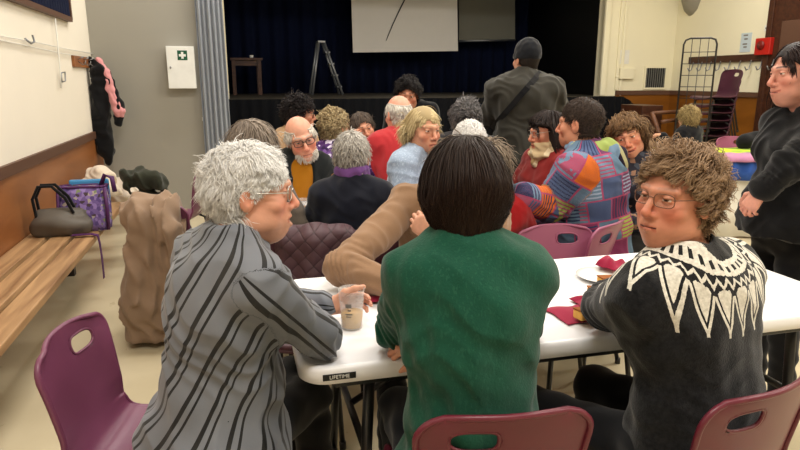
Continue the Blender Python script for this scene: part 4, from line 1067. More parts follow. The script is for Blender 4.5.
# folding table, local x along its length
def rrect(a, b, r, n=8):
    out = []
    for cx, cy, s_ in ((a-r, b-r, 0), (-a+r, b-r, 90), (-a+r, -b+r, 180), (a-r, -b+r, 270)):
        for k in range(n+1):
            t = math.radians(s_+90*k/n); out.append(Vector((cx+r*math.cos(t), cy+r*math.sin(t), 0)))
    return out
def table(L, W, loc, rz, label, group=None, detail=True):
    root = empty('folding_table', loc, rz); tag(root, label, 'table', group)
    mb = MB(); prof = [(.0, .694, -.03), (.0, .694, -.004), (0, .697, 0), (0, .728, 0), (0, .737, -.004), (0, .740, -.012), (0, .740, -.020), (0, .7385, -.022), (0, .7385, -.2)]
    R_ = []
    for _, z, inset in prof:
        r = max(.075+inset, .01) if inset > -.1 else .02; R_.append([Vector((p.x, p.y, z)) for p in rrect(L/2+inset, W/2+inset, r)])
    mb.rings(R_, 0, True); mb.build('tabletop', M['white_plastic'], root)
    mb = MB()
    for sy in (-1, 1): mb.box((0, sy*(W/2-.05), .68), (L-.18, .025, .03))
    mb.build('rail', M['black_metal'], root, bevel=.003)
    for sx in (-1, 1):
        for sy in (-1, 1):
            mb = MB(); mb.tube([(sx*(L/2-.20), sy*(W/2-.11), .69), (sx*(L/2-.16), sy*(W/2-.09), .0)], .0165, 10); mb.build('leg', M['black_metal'], root)
        mb = MB(); mb.tube([(sx*(L/2-.165), -(W/2-.09), .09), (sx*(L/2-.165), W/2-.09, .09)], .012, 8); mb.build('crossbar', M['black_metal'], root); mb = MB(); mb.tube([(sx*(L/2-.185), -(W/2-.1), .42), (sx*(L/2-.185), W/2-.1, .42)], .012, 8); mb.build('crossbar', M['black_metal'], root)
        mb = MB(); mb.tube([(sx*(L/2-.185), 0, .42), (sx*.28, 0, .68)], .011, 8); mb.build('brace', M['black_metal'], root)
    return root
TH = math.radians(14.4)
TC = Vector((-.249, 1.422, 0)); tx = Vector((math.cos(TH), math.sin(TH), 0)); ty = Vector((-math.sin(TH), math.cos(TH), 0))
T1 = table(1.83, .76, TC+tx*.915+ty*.38, TH, 'white plastic folding table in the foreground with a black maker plate on its edge')
mb = MB(); mb.box((-.915+.098, -.3815, .716), (.085, .003, .017)); pt_ = mb.build('maker_plate', M['black'], T1, bevel=.001)
text('LIFETIME', .0135, (-.915+.098, -.3835, .716), Matrix.Rotation(PI/2, 3, 'X'), M['paper'], pt_, 'lettering')
# bench along the left wall
bench = empty('bench', hall(-1.18, 3.0, 0)); tag(bench, 'long slatted wooden bench along the left wall under the coats', 'bench'); O = bench.location
v0, v1 = .6, 5.55
for u0, u1 in ((-1.345, -1.215), (-1.185, -1.065), (-1.035, -.912)):
    mb = MB(); hbox(mb, u0, u1, v0, v1, .408, .45); mb.build('plank', M['bench_wood'], bench, O, bevel=.006)
for v in (1.2, 3.1, 5.0):
    mb = MB(); hbox(mb, -1.35, -.96, v-.02, v+.02, .36, .408); hbox(mb, -1.33, -1.22, v-.03, v+.03, 0, .37); mb.build('bench_leg', M['bench_frame'], bench, O, bevel=.003)
# far chair stack behind the wire rack
ps = at(704, 128, Y=8.25)
for k in range(9):
    lab = ['dark plum chair lowest in the far stack', 'dark plum chair second from the floor in the far stack', 'dark plum chair third from the floor in the far stack', 'dark plum chair fourth from the floor in the far stack', 'dark plum chair in the exact middle of the far stack', 'dark plum chair fourth from the top of the far stack', 'dark plum chair third from the top of the far stack', 'dark plum chair second from the top of the far stack', 'dark plum chair on top of the far stack, its back against the coat rail'][k]
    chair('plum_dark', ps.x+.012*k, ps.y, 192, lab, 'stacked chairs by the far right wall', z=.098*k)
# wire display rack
rk = empty('wire_rack', at(700, 130, Y=7.7)); rk.location.z = 0; tag(rk, 'tall black wire grid rack standing in front of the far chair stack', 'rack'); O = Vector(rk.location)
a, b_ = at(684, 42, Y=7.75), at(717.5, 40, Y=7.6); zt_ = a.z+.04; d = (b_-a); d.z = 0; wd = d.length; d.normalize(); a0 = Vector((a.x, a.y, 0)); Z = Vector((0, 0, 1))
mb = MB(); r_ = .07; mb.tube([a0, a0+Z*(zt_-r_), a0+d*.02+Z*(zt_-.02), a0+d*r_+Z*zt_, a0+d*(wd-r_)+Z*zt_, a0+d*(wd-.02)+Z*(zt_-.02), a0+d*wd+Z*(zt_-r_), a0+d*wd], .011, 8); mb.build('frame', M['black_metal'], rk, O)
mb = MB()
for i in range(1, 4): mb.tube([a0+d*wd*i/4+Z*.4, a0+d*wd*i/4+Z*(zt_-.01)], .0045, 5)
for j in range(11): mb.tube([a0+Z*(.42+j*.135), a0+d*wd+Z*(.42+j*.135)], .0045, 5)
mb.build('wire_grid', M['black_metal'], rk, O)
for s_ in (0, wd):
    n_ = Vector((-d.y, d.x, 0)); mb = MB(); mb.tube([a0+d*s_-n_*.22+Z*.018, a0+d*s_+n_*.22+Z*.018], .016, 8); mb.build('foot', M['black_metal'], rk, O)
# old wooden bench frame under the right wall
wb = empty('wooden_stool', at(664, 130, Y=8.6)); wb.location.z = 0; tag(wb, 'worn wooden frame stand in the far corner beside the child', 'stand'); O = Vector(wb.location)
q = [at(x, y, Y=8.6) for x, y in ((652, 112), (664, 131), (654, 122), (678, 120), (653, 113), (677, 112))]
mb = MB(); mb.tube([q[0], Vector((q[1].x+.25, q[1].y, 0))], .03, 6); mb.build('leg', M['old_wood'], wb, O)
mb = MB(); mb.tube([Vector((q[3].x+.05, 8.75, 0)), Vector((q[3].x+.05, 8.75, q[5].z))], .03, 6); mb.build('leg', M['old_wood'], wb, O)
mb = MB(); mb.tube([q[4], q[5]+Vector((.08, .1, 0))], .028, 6); mb.build('rail', M['old_wood'], wb, O)
mb = MB(); mb.tube([q[2]+Vector((.1, 0, 0)), q[3]+Vector((.05, .12, 0))], .028, 6); mb.build('rail', M['old_wood'], wb, O)
mb = MB(); c = at(645, 115, Y=8.9); mb.box((c.x-.02, c.y+.1, .55), (.34, .5, 1.1), HR); tag(mb.build('wooden_cupboard', M['dark_wood'], bevel=.01, origin=(c.x, c.y, 0)), 'dark brown wooden cupboard at the end of the black stage skirt', 'cupboard')
# stage furniture
t = empty('side_table', on_v(247, 94, 11.4)); t.location.z = ZS; O = Vector(t.location); tag(t, 'dark brown wooden table standing at the left of the stage', 'table')
a, b_ = to_uv(on_v(233, 58, 11.4)), to_uv(on_v(262, 58, 11.4)); zt_ = a[2]
mb = MB(); hbox(mb, a[0]-.05, b_[0], 11.2, 11.75, zt_-.04, zt_); mb.build('table_top', M['dark_wood'], t, O, bevel=.004)
mb = MB(); hbox(mb, a[0], b_[0]-.06, 11.24, 11.7, zt_-.13, zt_-.04); mb.build('apron', M['dark_wood'], t, O)
for u in (a[0]+.0, b_[0]-.06):
    for v in (11.24, 11.68):
        mb = MB(); hbox(mb, u-.03, u+.03, v-.03, v+.03, ZS, zt_-.04); mb.build('leg', M['dark_wood'], t, O)
mb = MB(); pc = on_v(251.5, 57.5, 11.45); mb.lathe([(0, 0), (.03, 0), (.036, .05), (.033, .05), (.028, .006), (0, .006)], (pc.x, pc.y, zt_+.0), 14); tag(mb.build('paper_cup', M['china'], origin=(pc.x, pc.y, zt_)), 'tiny white cup left on the dark stage table', 'cup')
sl = empty('stepladder', on_v(325, 92, 11.3)); sl.location.z = ZS; O = Vector(sl.location); tag(sl, 'aluminium stepladder standing open on the dark stage', 'ladder')
L0, L1, Lt, Lt2 = (on_v(x, y, v) for x, y, v in ((311, 91.5, 11.3), (341, 91.5, 11.3), (318, 42, 11.3), (323, 42, 11.3)))
X = HR@Vector((1, 0, 0)); Yv = HR@Vector((0, 1, 0)); 
for nm, b0, b1, w_ in (('front_rail', L0, Lt, 0), ('rear_rail', L1, Lt2, 0)):
    for dv in (-.16, .16):
        mb = MB(); k = 1.25 if nm == 'front_rail' else 1; mb.tube([Vector((b0.x, b0.y, ZS))+Yv*dv*1.2, Vector((b1.x, b1.y, b1.z))+Yv*dv*.8], .022, 6); mb.build(nm, M['alu'], sl, O)
for i in range(4):
    f = (i+.7)/4.6; p = Vector((L1.x, L1.y, ZS)).lerp(Lt2, f); mb = MB(); mb.box(p, (.08, .30, .028), HR); mb.build('step', M['alu'], sl, O)
p = (Lt+Lt2)/2; mb = MB(); mb.box(p, (.12, .3, .03), HR); mb.build('top_cap', M['alu'], sl, O)
# ---------------------------------------------------------------- the people
gold = plain('gold_wire', '9c8a6a', .3, .5, .7); dark_fr = plain('dark_spectacle_frame', '231d1e', .35); red_fr = plain('brown_spectacle_frame', '6b4a3a', .3); silver = plain('silver_wire', 'b9b4ac', .3, .5, .6)
BASE_LINE = ([-.12, -.06, -.03, .0, .03, .06, .085], [-.070, -.065, -.045, .012, .030, .052, .068])
def V3(p): return nv(p)
cupP = at(352, 305, z=.79)
# 1 white-haired woman in the striped shirt
fa_ = dict(w=1.0, skin='d2a088', brow='b9b0a6', browk=.5, fat=.6, nose=1.06, lid=.001, open=.8, blush=1.0, gaze=(0, 1, -.1), ear=.88)
hair_w = dict(n=12000, L=.064, fringe=.038, sideL=.030, r=.0009, lift=.07, mess=.42, rise=.36, grav=.16, wig=.12, stray=.05, curl=.003, cfreq=1.0, clump=.6, per=22, col=('d0cdc9', 'ffffff'), crown=(0, -.05, .112),
              line=([-.12, -.06, -.035, -.01, .02, .05, .085], [-.085, -.08, -.055, .0, .02, .042, .062]))
P1 = dict(face=fa_, hair={'hair': hair_w}, glasses=dict(mat=silver, rx=.022, rz=.019, th=.0016, y=.100), legs=M['dark_trousers'],
          tops=[dict(name='striped_shirt', mat=M['stripes'], inf=.012, collar=.062, cw=.012, hem=.16, flare=.042, coords=True, fold=.005, crease=.006, bunch=.006, h=.005, sleeve=.94)])
cup1 = dict(w=at(336, 303, z=.80), pole=(-.2, -1.0, -.35), f=(.75, .45, .1), d=(.1, -.3, 1), c=.35)
W1, J1 = person('white-haired woman in a grey shirt with black stripes, side on, holding a cup of beer', dict(
    head=(252, 191, 1.50), hscale=.955, yaw=38, twist=4, face=(14, 2, 0), lean=8, side=2, b=.92, bd=.98, sh=.86, fem=True, belly=1, hh=.0022, h=.005, hf=.045, sleeve=1.0, legyaw=66, spread=-.01, seed=11,
    arms=(dict(w=V3(at(310, 310, z=.81))+nv((-.01, .0, 0)), E=at(316, 337, z=.80), pole=(.35, -.75, .0), f=(-.5, .8, 0), d=(-.3, -.3, .9), c=.5, t=.4),
          dict(w=V3(at(329, 309, z=.80))+nv((-.005, .02, 0)), pole=(-.2, .7, -.6), f=(.86, .50, .0), d=(-.50, .86, .12), c=(.42, .45, .48, .5), t=.15))), P1)
# 2 woman in the green sweater
fa_ = dict(w=.93, skin='d2a087', brow='2a1c16')
bob = dict(taper=(-.015, -.115, .070), n=12000, L=.195, fringe=.10, r=.0010, lift=.075, mess=.07, rise=.22, grav=.30, wig=.035, stray=.012, clump=.35, per=20, col=('1c120d', '2a1b14'), tip='261610', crown=(0, -.035, .116), minz=-.125, neckr=.056, facegap=.06, seg=11,
           line=([-.12, -.06, -.03, .0, .03, .06, .085], [-.085, -.08, -.06, -.02, .01, .045, .062]))
P2 = dict(face=fa_, hair={'hair': bob}, legs=M['navy_trousers'],
          tops=[dict(name='green_sweater', mat=fabric('green_knit', '124434', .25, 30, 210, .7, fleck=.14), inf=.020, collar=.066, cw=.014, hem=.12, flare=.026, fold=.005, crease=.004, h=.0052, sleeve=.84, bunch=.005)])
W2, J2 = person('woman with a short dark bob in a green knit sweater, seen from behind', dict(
    hscale=.95, head=(463, 187, 1.39), yaw=97, face=(96, 14, 0), lean=7, side=-1, b=.88, bd=1.0, sh=.80, fem=True, hh=.0028, h=.0052, hf=.035, sleeve=.88, seed=21,
    arms=(dict(w=V3(at(430, 339, z=.785))+nv((.0, .0, 0)), E=at(521, 322, z=.80), f=(-.95, -.12, -.12), d=(.05, -.45, .85), c=.5, t=.6), dict(w=V3(at(470, 318, z=.84)), E=at(397, 328, z=.80), f=(.9, .3, 0), d=(0, .3, .9), c=.5))), P2)
# 3 woman in the nordic sweater
fa_ = dict(w=1.02, skin='c98f76', brow='6b5142', browk=.4, fat=.7, nose=1.12, smile=-.7, lips=.6, gaze=(-.18, 1, .02), iris='5b4836', lid=.0022, blush=1.2)
curly = dict(n=6500, L=.074, fringe=.024, sideL=.050, r=.0011, lift=.07, mess=.8, rise=.45, grav=.12, wig=.22, stray=.06, curl=.009, cfreq=1.7, seg=12, clump=.8, per=18, col=('3f2d22', '99795d'), tip='a98c6e', crown=(0, -.03, .115),
             line=([-.12, -.06, -.035, -.01, .02, .05, .085], [-.08, -.075, -.05, .0, .028, .056, .072]))
P3 = dict(face=fa_, hair={'hair': curly}, glasses=dict(mat=red_fr, rx=.0245, rz=.0165, th=.0012, pw=.6), legs=M['dark_trousers'],
          tops=[dict(name='nordic_sweater', mat=M['nordic'], inf=.022, collar=.066, cw=.013, hem=.12, coords=True, radial=True, fold=.004, crease=.003, h=.0045, sleeve=.93, label='black sweater with a white patterned yoke')])
W3, J3 = person('woman with curly brown hair and glasses in a black sweater with white zigzag yoke', dict(
    head=(676, 196, 1.47), yaw=116, twist=4, hscale=.945, face=(211, -2, 2), lean=8, side=-2, b=1.10, bd=.94, sh=1.02, fem=True, hh=.0020, h=.0048, hf=.0, hs=-.035, nl=1.38, sleeve=1.1, seed=31, legyaw=128,
    arms=(None, dict(w=at(634, 292, z=.80)+Vector((.0, .06, 0)), E=at(606, 306, z=.82), f=(.2, .9, 0), d=(0, 0, 1), c=.3))), P3)
# 4 tan sweater across the table
fa_ = dict(skin='c99a82', brow='7d6a58')
grey_m = dict(n=1800, L=.09, fringe=.05, r=.0022, lift=.22, mess=.3, rise=.5, grav=.25, col=('55473c', '9c8b78'), curl=.003)
P4 = dict(face=fa_, hair={'hair': grey_m}, tops=[dict(name='tan_sweater', mat=fabric('tan_knit', '8a6c53', .12, 18, 180, .4, knit=0), inf=.022, collar=.064, cw=.013, hem=.1, fold=.004, crease=.006, h=.006, sleeve=.96)])
W4, J4 = person('person in a tan sweater leaning on the table opposite the woman in green', dict(
    head=(455, 173, 2.34), yaw=262, twist=0, face=(262, 8, 0), lean=15, side=-9, b=1.05, sh=1.1, s=1.0, hh=.0035, sleeve=1.0, seed=41,
    arms=(dict(w=at(398, 287, z=.80), E=at(343, 268, z=.82), f=(1, -.1, 0), d=(0, 0, 1), c=.4), dict(w=at(435, 238, Y=2.02), pole=(.6, -.3, -1), f=(-.72, .1, .62), d=(-.2, -.95, .2), c=.72, t=.7))), P4)
# person almost hidden behind the woman in green
P22 = dict(face=dict(skin='c99a82'), hair={'hair': dict(grey_m, L=.12, minz=-.10)}, tops=[dict(name='red_top', mat=fabric('red_jersey', '98191d', .15, 15, 180, .4), inf=.02, collar=.066, cw=.018, rolls=2, h=.009)])
W22, J22 = person('person in a red top almost hidden behind the woman in green, brown-grey hair showing', dict(head=(487, 168, 2.92), yaw=85, face=(80, 4, 0), lean=4, b=.9, sh=.8, hh=.004, h=.009, seed=221, fem=True), P22)
# 5 bearded man
fa_ = dict(w=1.02, skin='d5a18a', brow='a59a90', nose=1.2, blush=1.4, gaze=(.1, 1, -.3), lips=.4)
wht = dict(n=1100, L=.055, r=.0022, lift=.05, mess=.4, rise=.35, grav=.3, col=('bdb4a8', 'efe9e0'), taper=(.02, -.08, .085), bald=.052, cap=.004)
beard = dict(n=420, L=.022, r=.002, col=('c9c2b8', 'f1ece4'))
must = fabric('mustard_knit', 'a56a12', .12, 15, 180, .4)
P5 = dict(face=fa_, hair={'hair': wht}, glasses=dict(mat=dark_fr, rx=.0235, rz=.0175, th=.0022, pw=.6),
          tops=[dict(name='mustard_sweater', mat=must, inf=.014, collar=.058, fold=.003, h=.009), dict(name='black_vest', mat=fabric('black_quilted_vest', '15191a', .2, 8, 150, .4), inf=.030, sleeve=0, collar=.075, cw=.016, vee=.075, fold=.005, h=.008)])
W5, J5 = person('bald bearded man with dark glasses in a black vest over a mustard sweater, head tilted', dict(
    head=(301, 138, 3.7), hscale=1.07, yaw=292, face=(290, 10, -14), lean=9, side=-4, b=1.05, s=1.04, hh=.0028, seed=51, arms=(dict(w=at(316, 214, Y=3.45), pole=(-1, .0, -.7), f=(.6, -.7, .1), d=(0, 0, 1), c=.5), None)), P5)
def beard_on(P, body, n=420, L=.022, zlo=-.128, cols=('c9c2b8', 'f1ece4'), r=.002):
    rs = np.random.RandomState(5); A = []
    t = rs.uniform(-1, 1, n); v = rs.uniform(0, 1, n)
    x = .058*np.sin(t*1.45); y = .083*np.cos(t*1.3)*(1-.25*v)+.006; z = -.068-.048*v*(1-.4*t*t)
    keep = ~((np.abs(x) < .024) & (np.abs(z+.072) < .008)); x, y, z = x[keep], y[keep], z[keep]
    P0 = np.stack([x, y, z], 1); nrm = P0-nv((0, .01, -.06)); nrm /= np.linalg.norm(nrm, axis=1)[:, None]
    pts = [P0+nrm*L*f+nv((0, 0, -1))*L*.6*f*f for f in (0, .35, .7, 1)]
    A = np.stack(pts, 1); T = np.gradient(A, axis=1); B = np.cross(T, nv((.3, .5, 1))); B /= np.linalg.norm(B, axis=2)[..., None]; U = np.cross(B, T); U /= np.linalg.norm(U, axis=2)[..., None]
    rad = np.array([1, 1, .8, .2])[None, :, None]*r; W = np.stack([A+(B*math.cos(a)+U*math.sin(a))*rad for a in (0, 2.09, 4.19)], 2); N = len(x)
    idx = np.arange(N*12).reshape(N, 4, 3); Q = np.concatenate([np.stack([idx[:, :-1, k], idx[:, :-1, (k+1) % 3], idx[:, 1:, (k+1) % 3], idx[:, 1:, k]], -1).reshape(-1, 4) for k in range(3)])
    col = nv(lin(cols[0]))+(nv(lin(cols[1]))-nv(lin(cols[0])))*rs.uniform(0, 1, (N, 1)); np_mesh('beard', [(P['tow'](W.reshape(-1, 3)), Q, np.repeat(col, 12, 0), 0)], [M_HAIR], body, P['o0'])
beard_on(P5, W5, L=.015)
# 6 grey hair, purple scarf, navy jacket
fa_ = dict(skin='c99a84', brow='8d8780')
gr = dict(n=2000, L=.05, r=.0022, lift=.12, mess=.4, rise=.4, grav=.2, col=('8f8a84', 'd3cec7'), line=BASE_LINE)
P6 = dict(face=fa_, hair={'hair': gr}, glasses=dict(mat=dark_fr), tops=[dict(name='navy_jacket', mat=fabric('navy_wool', '10131f', .2, 8, 160, .4), inf=.026, collar=.06, fold=.004, h=.008)])
W6, J6 = person('grey-haired person in a navy jacket with a purple scarf, seen from behind', dict(head=(352, 157, 3.0), yaw=92, face=(86, 6, 0), lean=7, b=.90, sh=.82, hh=.003, seed=61), P6)
S = Shape(); nk = J6['nek']
for t, R_ in ((.030, .070), (.055, .067), (.078, .064)): S.add(ring(nk+nv((0, .005, t)), R_, .019), .012)
S.add(cone(nk+nv((.05, .07, .01)), nk+nv((.06, .14, -.15)), .03, .026), .02); S.wob(waves(.004, 60, 8)); blob('purple_scarf', S, .006, fabric('purple_scarf', '6a4480', .18, 14, 180, .5), W6, P6['o0'])
# 7 brown-grey hair behind the white-haired woman
P7 = dict(face=dict(skin='c99a84'), hair={'hair': dict(n=2200, L=.15, r=.0022, lift=.14, mess=.12, rise=.25, grav=.3, col=('5d5044', 'a3968a'), minz=-.11, facegap=.06, seg=9)}, tops=[dict(name='grey_cardigan', mat=fabric('grey_cardigan', '6b625a', .15, 10, 160, .4), inf=.02, h=.010)])
W7, J7 = person('person with smooth ash-brown hair seen from behind, just past the white-haired woman', dict(head=(254, 145, 2.98), yaw=84, face=(70, 6, 0), lean=8, b=.82, sh=.75, sleeve=.9, hh=.0035, h=.01, seed=71, fem=True), P7)
# 8 dark curls, beige jacket
P8 = dict(face=dict(skin='c9957b', brow='1d1513'), hair={'hair': dict(n=1300, L=.07, fringe=.05, r=.003, lift=.08, mess=.7, rise=.5, grav=.12, clump=.6, curl=.008, cfreq=1.7, col=('0f0c0d', '2f2727'))}, glasses=dict(mat=dark_fr), tops=[dict(name='beige_jacket', mat=fabric('beige_jacket', 'b08f6c', .12, 8, 150, .4), inf=.026, collar=.065, h=.010)])
W8, J8 = person('person with dark curly hair and glasses in a beige jacket, behind the bearded man', dict(head=(300, 113, 4.5), yaw=40, face=(18, 4, 0), lean=5, hh=.004, h=.01, seed=81), P8)
# 9 blond curls, floral top
P9 = dict(face=dict(skin='d5a186'), hair={'hair': dict(n=1300, L=.055, r=.003, lift=.06, mess=.7, rise=.45, grav=.15, clump=.6, curl=.006, cfreq=1.5, col=('6d5a3e', 'c9b58c'))}, glasses=dict(mat=gold), tops=[dict(name='floral_blouse', mat=M['floral'], inf=.016, collar=.062, h=.009)])
W9, J9 = person('woman with short blond curls and a purple floral blouse, seen from behind', dict(head=(335, 127, 4.05), yaw=80, face=(58, 6, 0), lean=7, hh=.0038, h=.009, seed=91, fem=True), P9)
# 10 hand at brow
P10 = dict(face=dict(skin='cf9a80', brow='4a382c', lips=.8), hair={'hair': dict(n=1400, L=.07, fringe=.015, r=.0025, lift=.05, mess=.3, rise=.2, grav=.2, col=('2e241f', '75675c'))}, glasses=None, tops=[dict(name='dark_top', mat=M['black_cloth'], inf=.014, h=.011)])
W10, J10 = person('person looking down with a hand against the brow, beside the red sweater', dict(head=(363, 128, 4.75), yaw=285, face=(285, 6, -18), lean=12, hh=.0035, h=.011, seed=101,
    arms=(dict(w=at(352, 145, Y=4.60), pole=(-1, -.4, -.8), f=(.30, .12, .75), d=(-.3, -.9, .2), c=.35), None)), P10)
# 11 red sweater
P11 = dict(face=dict(skin='dca48e', blush=1.3), hair={'hair': dict(n=1100, L=.045, r=.0028, lift=.08, mess=.3, rise=.3, grav=.3, col=('b5ada2', 'f0ebe2'), bald=.066, cap=.004, line=([-.12, -.06, -.03, .0, .03, .06, .085], [-.055, -.05, -.03, .012, .03, .052, .068]))}, tops=[dict(name='red_sweater', mat=fabric('red_fleece', 'a62b30', .1, 10, 160, .4), inf=.022, collar=.066, cw=.018, rolls=2, fold=.004, h=.009)])
W11, J11 = person('balding white-haired man in a bright red sweater, seen from behind', dict(head=(398, 114, 4.15), yaw=112, face=(118, 12, 0), lean=10, b=1.05, sh=1.05, s=1.04, hh=.0035, h=.009, seed=111), P11)
# 12 blonde woman in the light blue sweater
fa_ = dict(skin='d9a58a', brow='9c7d5c', lips=.7, smile=-.3, gaze=(0, 1, -.15), nose=1.0, w=.97)
blond = dict(n=3800, L=.122, fringe=.040, r=.0018, lift=.05, mess=.06, rise=.10, grav=.35, wig=.05, col=('a08658', 'e8d6aa'), part=.02, minz=-.115, facegap=.062, sideback=.022, seg=9, neckr=.055, sideL=.12, line=([-.12, -.06, -.03, .0, .03, .06, .085], [-.08, -.075, -.06, -.02, .012, .05, .066]))
P12 = dict(face=fa_, hair={'hair': blond}, tops=[dict(name='light_blue_sweater', mat=fabric('light_blue_knit', '97a7be', .16, 40, 120, .9, fleck=.35), inf=.02, collar=.058, cw=.014, rolls=2, fold=.003, h=.0065)])
W12, J12 = person('blonde woman with a chin-length bob in a light blue sweater, looking to the side', dict(head=(424, 129, 3.4), yaw=330, face=(303, 4, 0), lean=6, side=-2, b=.92, sh=.88, fem=True, hh=.0028, h=.0065, seed=121, s=1.0), P12)
# 13 standing, dark curls, looking down
P13 = dict(face=dict(skin='c08a70', brow='17110f', lips=.6), hair={'hair': dict(n=1300, L=.07, fringe=.018, r=.003, lift=.08, mess=.7, rise=.5, grav=.1, clump=.6, curl=.008, col=('0c0a0a', '2e2828'))}, tops=[dict(name='black_shirt', mat=M['black_cloth'], inf=.014, h=.011)])
W13, J13 = person('person with dark curls bending forward behind the red sweater, face turned down', dict(head=(408, 94, 4.95), yaw=255, face=(266, 14, 0), stand=True, lean=32, hh=.0038, h=.011, seed=131, table=False), P13)
# 14 dark grey curls
P14 = dict(face=dict(skin='c79880'), hair={'hair': dict(n=1500, L=.075, r=.003, lift=.14, mess=.7, rise=.5, grav=.15, clump=.6, curl=.008, cfreq=1.6, col=('2a2829', '8a8686'))}, tops=[dict(name='dark_jacket', mat=fabric('charcoal_wool', '26262a', .2, 8, 150, .4), inf=.024, h=.011)])
W14, J14 = person('person with dark grey curly hair seen from behind, beyond the blonde woman', dict(head=(466, 118, 4.2), yaw=88, face=(80, 4, 0), lean=6, hh=.004, h=.011, seed=141), P14)
# 15 white hair behind the green sweater
P15 = dict(face=dict(skin='d3a48f'), hair={'hair': dict(n=2600, L=.07, r=.0022, lift=.16, mess=.4, rise=.35, grav=.25, clump=.6, curl=.003, col=('c5c2c0', 'faf8f6'))}, tops=[dict(name='grey_jumper', mat=fabric('grey_jumper', '55555c', .15, 10, 150, .4), inf=.02, h=.010)])
W15, J15 = person('white-haired person seen from behind, just over the dark bob of the woman in green', dict(head=(469, 143, 3.42), yaw=88, face=(88, 4, 0), lean=8, hh=.0035, h=.01, seed=151), P15)
# 16 standing man in the cap
cap_h = dict(n=700, L=.03, r=.002, lift=.03, mess=.2, rise=.15, grav=.5, col=('1a1512', '3c322b'))
P16 = dict(face=dict(skin='c0917a', brow='2a211c'), hair={'hair': cap_h}, legs=fabric('dark_jeans', '10141c', .2, 12, 250, .3),
           tops=[dict(name='olive_coat', mat=fabric('waxed_olive_coat', '2b2923', .25, 4, 120, .3, .7), inf=.034, collar=.072, cw=.02, rolls=2, ext=.22, fold=.006, crease=.006, h=.008, sleeve=.95)])
W16, J16 = person('man standing in a dark knitted cap and long olive coat, back turned, bag strap across', dict(head=(526, 59, 4.4), yaw=84, face=(112, 2, 0), stand=True, lean=2, b=1.08, sh=1.10, s=1.05, hh=.003, h=.008, seed=161,
    arms=(dict(w=at(540, 150, Y=4.25)+Vector((.12, .38, 0)), pole=(.8, -.5, -.2), f=(-.2, .8, .2), d=(0, 0, 1), c=.4), dict(w=at(490, 150, Y=4.7), pole=(-.9, -.5, -.2), f=(.2, .9, .1), d=(0, 0, 1), c=.4))), P16)
o0 = P16['o0']
def on_head(fn, P): 
    V, Q = fn; return P['tow'](V), Q
S = Shape(); e = ell(SK_C+nv((0, -.004, .012)), SK_R+nv((.011, .012, .014)))
S.add(e); S.clip((0, 0, .010), (0, .18, -1)); S.add(ring((0, -.012, .018), .082, .012, squash=.55), .008); S.wob(waves(.0015, 90, 3))
V, Q = on_head(S.mesh(.0035), P16); np_mesh('knitted_cap', [(V, Q, None, 0)], [fabric('charcoal_knit_cap', '14161b', .2, 20, 150, .6)], W16, o0)
bv = BVHTree.FromPolygons([Vector(v.co)+Vector(o0) for v in P16['_built']['olive_coat'].data.vertices], [tuple(p.vertices) for p in P16['_built']['olive_coat'].data.polygons])
pts = []
for k in range(13):
    f = k/12; p = at(541-54*f, 72+62*f, Y=3.9); d = (p-Vector((0, 0, CAM_H))).normalized(); h = bv.ray_cast(Vector((0, 0, CAM_H)), d)
    if h[0] is not None: pts.append(h[0]-d*.006)
if len(pts) > 2:
    mb = MB(); rr = []
    for i, p in enumerate(pts):
        a = pts[max(i-1, 0)]; b_ = pts[min(i+1, len(pts)-1)]; t = (b_-a).normalized(); n_ = Vector((p.x, p.y, p.z-CAM_H)).normalized(); w = t.cross(n_).normalized(); rr.append([p+w*.019-n_*.004, p+w*.019+n_*.004, p-w*.019+n_*.004, p-w*.019-n_*.004])
    mb.rings(rr, 0, True, smooth=False); mb.build('bag_strap', M['black_cloth'], W16, o0)
    S = Shape(); q = pts[-1]; S.add(ell(V3(q)+nv((-.03, .08, -.06)), (.06, .14, .10))); blob('shoulder_bag', S, .01, M['black_cloth'], W16, o0)
# 17 woman with bangs and a cream scarf
fa_ = dict(w=.96, skin='d3987c', brow='2a1d18', smile=.9, lips=.9, open=.2)
dk = dict(n=2600, L=.25, fringe=.030, r=.0021, lift=.09, sideback=.012, mess=.10, rise=.2, grav=.45, wig=.05, col=('140e0e', '352824'), facegap=.055, seg=10, minz=-.22, neckr=.075, sideL=.22)
P17 = dict(face=fa_, hair={'hair': dk}, glasses=dict(mat=silver), tops=[dict(name='red_jacket', mat=fabric('brick_red_wool', '7d2422', .15, 10, 150, .5), inf=.024, collar=.06, h=.008)])
W17, J17 = person('dark-haired woman with a fringe, in a brick red jacket and cream scarf', dict(head=(546, 131, 3.75), yaw=205, face=(196, 8, 0), lean=5, fem=True, hh=.003, h=.008, seed=171), P17)
S = Shape(); nk = J17['nek']
for t, R_ in ((.0, .082), (.028, .078), (.055, .070)): S.add(ring(nk+nv((-.02, -.01, t)), R_, .024), .01)
S.add(cone(nk+nv((-.08, -.04, .0)), nk+nv((-.10, -.05, -.05)), .035, .03), .02); S.wob(waves(.007, 55, 8)); blob('cream_scarf', S, .006, floral_mat('cream_scarf', [(0, 'b9a27e'), (.6, 'd9c9a6'), (.9, '8d7450')], 30), W17, P17['o0'])
